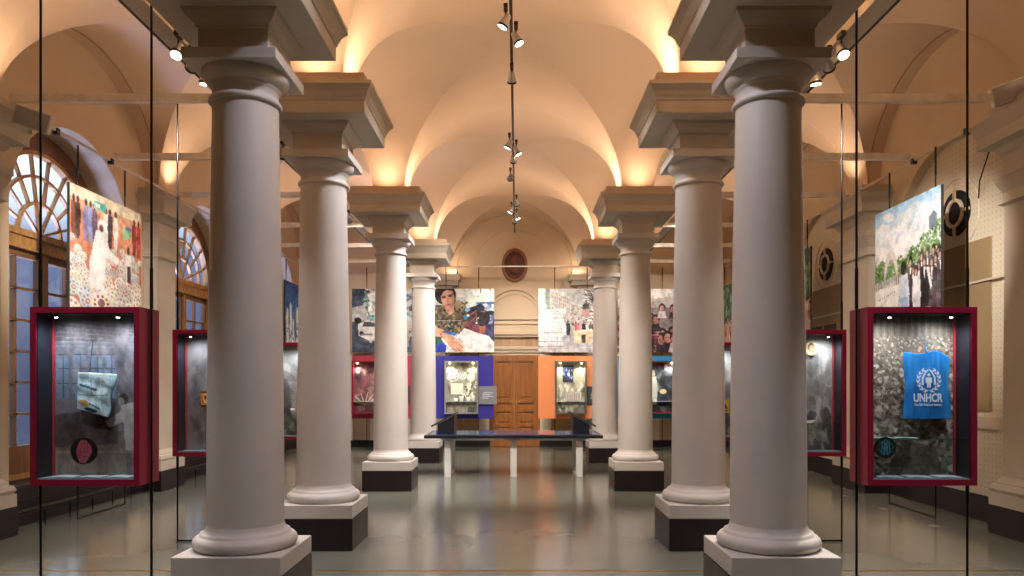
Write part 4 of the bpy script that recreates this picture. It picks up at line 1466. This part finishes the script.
def make_case(art, label, shelf, side, loc, lamp=True):
    """front at y=-0.18; side = -1 left aisle, 1 right aisle"""
    t = empty('display_case', loc, 0, label, 'display case', 'maroon hanging cases')
    z0, z1, hw, w = 0.885, 2.155, 0.39, 0.042
    b = MB()
    for y0, y1 in ((-.14, -.012), (-.004, .14)):
        b.box(-hw, -hw + w, y0, y1, z0, z1).box(hw - w, hw, y0, y1, z0, z1).box(-hw + w, hw - w, y0, y1, z0, z0 + w).box(-hw + w, hw - w, y0, y1, z1 - w, z1)
    b.box(-hw + w, hw - w, .06, .14, z0 + w, z1 - w)
    b.box(-hw + .01, hw - .01, -.012, -.004, z1 - w, z1 - .01).box(-hw + .01, hw - .01, -.012, -.004, z0 + .01, z0 + w)
    b.box(-hw + .01, -hw + w, -.012, -.004, z0 + .01, z1 - .01).box(hw - w, hw - .01, -.012, -.004, z0 + .01, z1 - .01)
    b.build('frame', M_RED, t)
    i = hw - w
    b = MB().box(-i, -i + .006, -.128, .055, z0 + w, z1 - w).box(i - .006, i, -.128, .055, z0 + w, z1 - w).box(-i + .006, i - .006, -.128, .055, z1 - w - .006, z1 - w)
    b.build('lining', M_NAVY, t)
    MB().box(-i + .006, i - .006, -.128, .055, z0 + w, z0 + w + .008).build('case_floor', mat('case_floor', '8fa6b0', .25), t)
    e_ = 0.006
    art_sheet('printed_back', art, M_INK, lambda u, v: (-i + e_ + .012 + (2 * i - 2 * e_ - .024) * u, .05, z1 - w - e_ + (z0 - z1 + 2 * w + e_ + .008) * v), t)
    s2 = MB().box(side * i - side * .006, side * i - side * .020, .035, .05, z0 + w + .01, z1 - w - .01)  # thin red strip imitates a reflection along the edge of the back panel
    s2.build('reflection_strip', mat('strip_red', 'a0323f', .4), t)
    MB().box(-i, i, -.136, -.131, z0 + w, z1 - w).build('glass_pane', M_GLASS, t)
    if shelf:
        MB().box(-i + .006, i - .006, -.10, .045, 1.206, 1.214).build('glass_shelf', glass_mat('shelf_clear', (.8, .95, .9), .15), t)
    for s_ in (-1, 1):
        MB().tube((s_ * (hw + .014), 0, 0.0), (s_ * (hw + .014), 0, 4.5), .0088, 10).build('suspension_rod', M_ROD, t)
        MB().tube((s_ * (hw + .014), 0, 2.155), (s_ * (hw + .014), 0, 2.45), .0125, 10).build('rod_sleeve', M_ROD, t)
        MB().tube((s_ * (hw + .014), 0, .74), (s_ * (hw + .014), 0, .88), .0125, 10).build('rod_sleeve', M_ROD, t)
        lp = MB().tube((s_ * .22, -.112, z1 - w - .008), (s_ * .22, -.112, z1 - w - .03), .014, 12).build('case_lamp', M_ROD, t)
        MB().tube((s_ * .22, -.112, z1 - w - .0305), (s_ * .22, -.112, z1 - w - .033), .010, 12).build('lamp_lens', M_LENS, lp)
        light('case_light', 'SPOT', (s_ * .22, -.112, z1 - w - .045), CASE_W, (.93, .96, 1.0), t, target=(s_ * .12, .01, 1.1), angle=165, blend=1.0, size=.03)
    MB().tube((-hw - .014, 0, .012), (hw + .014, 0, .012), .009, 8).build('foot_bar', M_ROD, t)
    return t


def art_workshop():
    a = Art(90, 150, '6a6468', 41)
    a.grad(0, .16, '55545c', '4a484e').grad(.16, .72, '565c68', '6a6468').grad(.72, 1, '5a5048', '8a7e72')
    for x, w in ((.02, .14), (.2, .16), (.40, .13), (.56, .12)):
        a.rect(x, .24, x + w, .52, '5d7690', .75)
        for k in range(3): a.rect(x, .24 + k * .09, x + w, .246 + k * .09, '3a3c44')
        a.rect(x + w / 2, .24, x + w / 2 + .01, .52, '3a3c44')
    for k in range(7): a.line(0, .04 + .03 * k, 1, .10 + .02 * k, .003, '84828a', .5)
    a.blobs(26, (0, 0, 1, 1), (.05, .2), (.02, .08), ['4a474c', '7a767c', '5c585e'], .35)
    a.poly([(.0, .62), (.5, .58), (.7, .66), (.7, .80), (0, .82)], '3c3236', .8)
    a.poly([(.74, .56), (.86, .54), (.90, .64), (.86, .84), (.78, .84), (.76, .66), (.60, .70), (.56, .66), (.72, .60)], 'b4b0b0', .9)
    a.ell(.76, .52, .055, .035, '34302f').ell(.73, .535, .035, .025, '8a8280')
    a.rect(.90, .30, .98, .60, '8a8a92', .5).ell(.97, .90, .10, .06, '3a3636').ell(.97, .90, .06, .036, '8a8486')
    a.rect(0, .84, 1, .86, '9a8a6a', .5)
    return a.cloud(.06, 8).cloud(.06, 20).cloud(.05, 42).grain(.02).lift(.9)


def art_rubble():
    a = Art(90, 150, '6a6258', 43)
    a.grad(0, .14, '5a5048', '6f665c')
    for k in range(26): a.rect(k / 26, 0, k / 26 + .014, .15, ['8d8478', '4a433c'][k % 2], .6)
    for _ in range(2200):
        y = .13 + .87 * a.rng.random()
        s_ = .006 + .035 * y
        a.ell(a.rng.random(), y, s_ * a.rng.uniform(.6, 1.4), s_ * a.rng.uniform(.25, .6), ['b8ac9a', '857a6c', '5a5046', '3e3730', '9c9080', 'cfc4b2', '6f6558'][a.rng.integers(7)], .85, a.rng.uniform(-.5, .5))
    a.poly([(.3, .9), (.5, .78), (.8, .82), (.9, 1), (.3, 1)], '5f5248', .7)
    return a.grain(.03)


def art_head():
    a = Art(90, 150, '77777a', 45)
    a.grad(0, 1, '6a6a70', '8a8684').blobs(60, (0, .3, 1, 1), (.05, .18), (.03, .08), ['5c5c60', '98948f', '6f6d6c', '4c4a4c'], .4)
    a.ell(.62, .16, .20, .10, '2c2a2c').ell(.60, .19, .13, .09, 'aaa29c').ell(.55, .185, .03, .01, '2c2626').ell(.66, .185, .03, .01, '2c2626').rect(.58, .235, .64, .24, '4a3c3a')
    a.poly([(.4, .28), (.8, .28), (.95, .42), (.3, .42)], '8a8688', .7)
    return a.grain(.02)


def art_smoke(seed):
    a = Art(90, 150, '8a8a88', seed)
    a.grad(0, 1, 'a4a6a4', '5f5d5a').blobs(110, (0, .25, 1, 1), (.05, .16), (.03, .09), ['b8b8b4', '6c6a66', '8d8b86', '4e4c4a', 'cfcfca'], .45)
    a.blobs(36, (0, .7, 1, 1), (.03, .1), (.02, .05), ['3c3a38', 'c0beb8'], .6)
    return a.grain(.02)


CS = [5.31, 7.43, 9.6]
case_l1 = make_case(art_workshop(), 'nearest maroon hanging case on the left, with folded denim piece', False, -1, (-3.01, CS[0], 0))
case_l2 = make_case(art_head(), 'maroon case on the left showing an orange card, behind the nearest left column', False, -1, (-3.0, CS[1], 0))
case_l3 = make_case(art_smoke(47), 'maroon case glimpsed between the two nearest left columns, white cup inside', True, -1, (-3.0, CS[2], 0))
case_r1 = make_case(art_rubble(), 'nearest maroon hanging case on the right, with a blue bag inside', True, 1, (2.94, CS[0], 0))
case_r2 = make_case(art_smoke(49), 'maroon case on the right with round portrait, behind the nearest right column', True, 1, (2.97, CS[1], 0))
case_r3 = make_case(art_smoke(51), 'maroon case glimpsed between the two nearest right columns, yellow sign inside', True, 1, (2.97, CS[2], 0))

# denim piece
ad = Art(60, 60, 'a6c6d0', 61)
ad.blobs(70, (0, 0, 1, 1), (.04, .16), (.02, .06), ['cfe2e4', '86a8b6', 'b8d2d8', 'e6f0f0'], .5)
ad.rect(0, 0, 1, .05, 'd8e6e6').line(.1, .35, .55, .42, .03, '3a5468').line(.05, .62, .9, .5, .012, '567688').line(.6, .1, .75, .95, .012, 'e0eaea').line(.2, .75, .7, .85, .02, '40586a').ell(.22, .80, .17, .08, 'c09a5c').ell(.45, .93, .2, .05, '26303a')
ad.line(.35, .2, .5, .6, .01, '4c6a7c').line(.75, .3, .98, .34, .03, '7c9cab')
ad.grain(.05)


def denim(u, v):
    c00, c10, c01, c11 = (-.155, .165), (.175, .150), (-.165, -.10), (.10, -.165)
    x = (c00[0] * (1 - u) + c10[0] * u) * (1 - v) + (c01[0] * (1 - u) + c11[0] * u) * v
    z = (c00[1] * (1 - u) + c10[1] * u) * (1 - v) + (c01[1] * (1 - u) + c11[1] * u) * v
    x = x * .84 + .010 * sin(v * 9) * u
    y = -.008 * sin(u * pi) - .0022 * sin(u * 13 + v * 7) - .002 * cos(v * 17 - u * 4)
    return (x, y, z)


t = empty('denim_piece', (-3.0, CS[0] - .02, 1.53), 0, 'folded light denim piece hanging in the nearest left case', 'denim cloth')
art_sheet('cloth', ad, M_INKG, denim, t, thick=.012)
MB().tube((-.05, .005, .15), (-.05, .05, .40), .002, 5).build('hanging_thread', M_ROD, t)


def badge(loc, r, art, label):
    t = empty('round_badge', loc, 0, label, 'badge')
    b = MB().tube((0, 0, 0), (0, .012, 0), r, 40)
    b.build('disc', M_ROD, t)
    n = art.w

    def fn(u, v):
        a, b_ = 2 * u - 1, 2 * v - 1
        # square to disc
        x = a * sqrt(1 - b_ * b_ / 2)
        y = b_ * sqrt(1 - a * a / 2)
        return (x * r * .97, -.002, -y * r * .97)
    art_sheet('badge_print', art, M_INK, fn, t)
    return t


def art_hand():
    a = Art(44, 44, '1c1418', 63)
    a.poly([(.30, .95), (.22, .55), (.30, .20), (.42, .08), (.62, .08), (.80, .30), (.82, .60), (.62, .95)], 'b0566a')
    a.line(.42, .20, .40, .60, .012, '6a2a38').line(.52, .15, .54, .60, .012, '6a2a38').line(.66, .22, .64, .6, .012, '6a2a38').line(.3, .68, .7, .72, .015, '7c3444').ell(.3, .55, .07, .14, 'a04c60')
    return a.grain(.02)


badge((-3.03, CS[0] - .120, 1.13), .095, art_hand(), 'round dark badge with a pink hand low in the nearest left case')


def art_emblem(bg, fg):
    a = Art(48, 48, bg, 65)
    a.ell(.5, .33, .09, .09, fg).poly([(.38, .86), (.40, .42), (.60, .42), (.62, .86), (.54, .86), (.52, .6), (.48, .6), (.46, .86)], fg)
    for s_ in (-1, 1):
        a.line(.5 + s_ * .2, .75, .5 + s_ * .17, .25, .03, fg).line(.5 + s_ * .17, .27, .5, .12, .03, fg)
        for k in range(6):
            t_ = -1.1 + k * .42
            a.ell(.5 + s_ * .36 * cos(t_), .5 - .36 * sin(t_), .05, .025, fg, 1, s_ * t_)
    return a


badge((2.685, CS[0] - .125, 1.155), .075, art_emblem('0e1a20', '3d8a94'), 'round black badge with a teal figure emblem in the blue bag case')
badge((3.07, CS[1] + .018, 1.975), .075, Art(40, 40, 'b8a878', 66).ell(.5, .5, .5, .5, 'c9ba8a').ell(.5, .42, .24, .30, '5a4a38').ell(.52, .50, .17, .22, 'b8a078').ell(.45, .48, .03, .02, '30261c').ell(.6, .48, .03, .02, '30261c').rect(.44, .62, .6, .65, '5a4030'),
      'round yellowish portrait disc in the case behind the nearest right column')

# blue bag with emblem
ab = Art(60, 80, '1a80d2', 67)
ab.blobs(50, (0, 0, 1, 1), (.02, .06), (.1, .35), ['2a98e4', '146cb8', '3aa4ea', '1262aa'], .4, 0.05)


def bagpt(u, v):
    wd = .163 + .006 * cos(v * pi * 2) - .004 * sin(v * pi) + .008 * v
    x = (2 * u - 1) * wd + .008 * v
    z = .24 - .485 * v - .03 * (2 * u - 1) ** 2 * (1 - v) * (1 if u > .5 else .6) + .012 * cos(u * 9) * (1 - v)
    y = -.014 * sin(u * pi) - .004 * sin(u * 11 + 1.0) * (1 - .5 * v) - .001 * sin(v * 14 + u * 5)
    return (x, y, z)


bag = empty('cloth_bag', (3.03, CS[0] - .03, 1.60), 0, 'bright blue cloth bag with white wreath emblem and lettering, in the nearest right case', 'bag')
art_sheet('bag_body', ab, M_INKG, bagpt, bag, thick=.018)
MB().tube((-.01, -.02, .235), (.0, .0, .27), .004, 6).tube((0, 0, .27), (.0, .05, .42), .0015, 5).build('loop_handle', mat('bag_blue', '1670bd', .6), bag)
M_PRT = mat('white_print', 'e8f4ff', .6)
text_mesh('lettering', 'UNHCR', .082, M_PRT, bag, loc=(-.003, -.0225, -.095), bold=.0028, sx=.72)
text_mesh('small_lettering', 'The UN Refugee Agency', .0235, M_PRT, bag, loc=(-.001, -.0215, -.143), bold=.0004, sx=.86)
b = MB()
n = 20


def leaf(cx, cz, L, w_, ang):
    pts = []
    for k in range(10):
        a = 2 * pi * k / 10
        u, v = L * cos(a), w_ * sin(a) * (1 - .3 * cos(a))
        pts.append((cx + u * cos(ang) - v * sin(ang), cz + u * sin(ang) + v * cos(ang)))
    b.prism(pts, 'y', -.0235, -.022)


ex, ez = .004, .035
for s_ in (-1, 1):
    for k in range(7):
        th = -1.25 + k * .38
        rr = .083
        leaf(ex + s_ * rr * cos(th), ez + rr * sin(th) * 1.05, .015, .006, (th + 1.1) if s_ > 0 else (pi - th - 1.1))
        leaf(ex + s_ * (rr - .014) * cos(th + .1), ez + (rr - .014) * sin(th + .1) * 1.05, .013, .005, (th + 2.1) if s_ > 0 else (pi - th - 2.1))
    # sheltering hands
    q = [(ex + s_ * .052, ez - .035), (ex + s_ * .050, ez + .020), (ex + s_ * .022, ez + .066), (ex + s_ * .004, ez + .082), (ex + s_ * .004, ez + .072),
         (ex + s_ * .018, ez + .055), (ex + s_ * .038, ez + .014), (ex + s_ * .036, ez - .035)]
    b.prism(q, 'y', -.0235, -.022)
b.prism([(ex + .011 * cos(2 * pi * k / 12), ez + .038 + .011 * sin(2 * pi * k / 12)) for k in range(12)], 'y', -.0235, -.022)
b.prism([(ex - .022, ez + .020), (ex + .022, ez + .020), (ex + .024, ez - .02), (ex + .015, ez - .02), (ex + .013, ez - .055), (ex + .002, ez - .055), (ex, ez - .015),
         (ex - .002, ez - .055), (ex - .013, ez - .055), (ex - .015, ez - .02), (ex - .024, ez - .02)], 'y', -.0235, -.022)
for s_ in (-1, 1):
    b.prism([(ex + s_ * .003, ez - .078), (ex + s_ * .040, ez - .066), (ex + s_ * .040, ez - .061), (ex + s_ * .003, ez - .072)], 'y', -.0235, -.022)
b.build('wreath_emblem', M_PRT, bag)


# papers on case floors and shelves
def paper(loc, w_, d_, rz, label, art, group):
    t = empty('leaflet', loc, rz, label, 'leaflet', group)
    art_sheet('sheet', art, M_INK, lambda u, v: (-w_ / 2 + w_ * u, d_ / 2 - d_ * v, .004 + .002 * sin(u * 5)), t, thick=.003)
    return t


def pap(seed, base, ink):
    a = Art(20, 16, base, seed)
    for k in range(5): a.rect(.12, .15 + k * .15, .85, .2 + k * .15, ink, .5)
    return a


zf = .885 + .042 + .0115
pw = ['left', 'middle', 'right']
for i in range(3):
    paper((-3.20 + i * .20, CS[0] - .045, zf), .15, .12, R(4 - 3 * i), 'pale leaflet on the floor of the nearest left case, %s one' % pw[i], pap(70 + i, 'c4d8dc', '5f7a84'), 'leaflets in the left case')
    paper((2.74 + i * .21, CS[0] - .045, zf), .17, .12, R(-3 + 3 * i), 'pale leaflet on the floor of the blue bag case, %s one' % pw[i], pap(80 + i, 'c8e0ea', '4a7a90'), 'leaflets in the blue bag case')
for i in range(2):
    paper((2.72 + i * .16, CS[0] - .03, 1.2165), .14, .11, R(6 - 9 * i), 'teal leaflet on the glass shelf of the blue bag case, %s one' % pw[i * 2], pap(90 + i, 'a8d0c4', '2f5a58'), 'leaflets on the glass shelf')
# orange card, white cup, yellow sign, paper boat
t = empty('orange_card', (-3.0 - .145 + .02, CS[1] + .005, 1.455), 0, 'small orange picture card in the second left case', 'card')
MB().box(-.04, .04, -.005, .005, -.08, .08).build('card_stock', M_WHITE, t)
art_sheet('print', Art(24, 36, 'd8882c', 95).ell(.6, .45, .3, .3, 'f4d090').ell(.55, .4, .15, .15, '7a3010').rect(0, 0, 1, .1, '3a2418').rect(0, .85, 1, 1, '3a2418').rect(.2, .3, .3, .8, 'b04818'), M_INK,
          lambda u, v: (-.04 + .08 * u, -.0065, .08 - .16 * v), t)
o = MB().lathe([(.02, 0), (.022, .004), (.028, .05), (.03, .075), (.026, .075), (.02, .01)], 20).build('cup', pr, loc=(-2.98 + .09, CS[2] - .02, 1.215))
tag(o, 'small white cup on the shelf of the case between the left columns', 'cup')
t = empty('yellow_sign', (2.80, CS[2] - .03, 1.32), 0, 'small yellow sign with black mark in the third right case', 'sign')
MB().box(-.045, .045, -.004, .004, -.085, .085).build('plate', mat('sign_yellow', 'e2b528', .5), t)
MB().prism([(-.025, -.03), (.025, -.03), (0, .04)], 'y', -.006, -.004).box(-.025, .025, -.006, -.004, -.06, -.05).build('mark', M_ROD, t)
t = empty('paper_sculpture', (2.97 - .02, CS[1] - .03, 1.215), 0, 'white folded paper object on the shelf of the second right case', 'paper object')
MB().prism([(-.14, 0), (.10, 0), (.14, .03), (.03, .018), (-.03, .05), (-.06, .02), (-.15, .03)], 'y', -.03, .03).build('folded_sheet', M_WHITE, t)

# ------------------------------------------------------------------ round vents on the right wall
for yc, w_ in zip(BAYS[:2], ('nearer, beside the stone arch photograph', 'farther, beside the green trees photograph')):
    t = empty('round_vent', (XR + .118, yc - .03, 3.79), 0, 'round black wall vent with cream ring, the ' + w_, 'wall vent', 'round wall vents')
    b = MB().tube((0, 0, 0), (-.02, 0, 0), .29, 48)
    b.build('opening', mat('vent_black', '0d0b0a', .7), t)
    b = MB().ringseg(0, 0, .145, .185, 0, 2 * pi, 'x', -.045, -.018, 40)
    for k in range(4):
        a = pi / 2 * k
        p, q = (cos(a), sin(a)), (-sin(a) * .017, cos(a) * .017)
        b.prism([(p[0] * .18 + q[0], p[1] * .18 + q[1]), (p[0] * .30 + q[0], p[1] * .30 + q[1]), (p[0] * .30 - q[0], p[1] * .30 - q[1]), (p[0] * .18 - q[0], p[1] * .18 - q[1])], 'x', -.045, -.018)
    b.build('cross_ring', M_BEAM, t)
    MB().ringseg(0, -.02, .455, .465, 0, 2 * pi, 'x', -.012, -.0, 60).build('outer_ring', M_TIE, t)

# speakers on the pilaster cornices
for s_, nm in ((-1, 'left'), (1, 'right')):
    t = empty('loudspeaker', ({-1: -4.90, 1: 5.10}[s_], 7.46, {-1: 4.32, 1: 4.60}[s_]), 0, 'small grey loudspeaker on the wall pilaster cornice, %s side' % nm, 'loudspeaker', 'loudspeakers')
    t.rotation_euler = (R(14), s_ * R(-14), s_ * R(-28))
    MB().box(-.16, .16, -.08, .10, -.10, .10).build('cabinet', M_SPK, t, bevel=.012)
    MB().box(-.145, .145, -.088, -.08, -.085, .085).build('grille', M_SPKG, t)
    MB().box(-.02, .02, .0, .03, -.15, -.10).build('bracket', M_SPK, t)
    # cable
t = MB().tube((5.53, 8.42, 4.33), (5.55, 8.64, 4.02), .008, 6).tube((5.55, 8.64, 4.02), (5.62, 8.77, 3.85), .008, 6).build('cable', M_ROD)
tag(t, 'black cable hanging from the right wall pilaster beside the round vent', 'cable')

# floor plates
for i, y in enumerate((8.26, 9.4, 10.5)):
    o = MB().lathe([(.055, 0.0), (.055, .003), (.05, .004)], 24).build('floor_plate', mat('plate_steel', 'b8b4aa', .3, metal=.6), loc=(4.79, y, .0005))
    tag(o, 'small round metal plate in the right aisle floor, %s from the camera' % ['nearest', 'middle', 'farthest'][i], 'floor plate', 'floor plates')
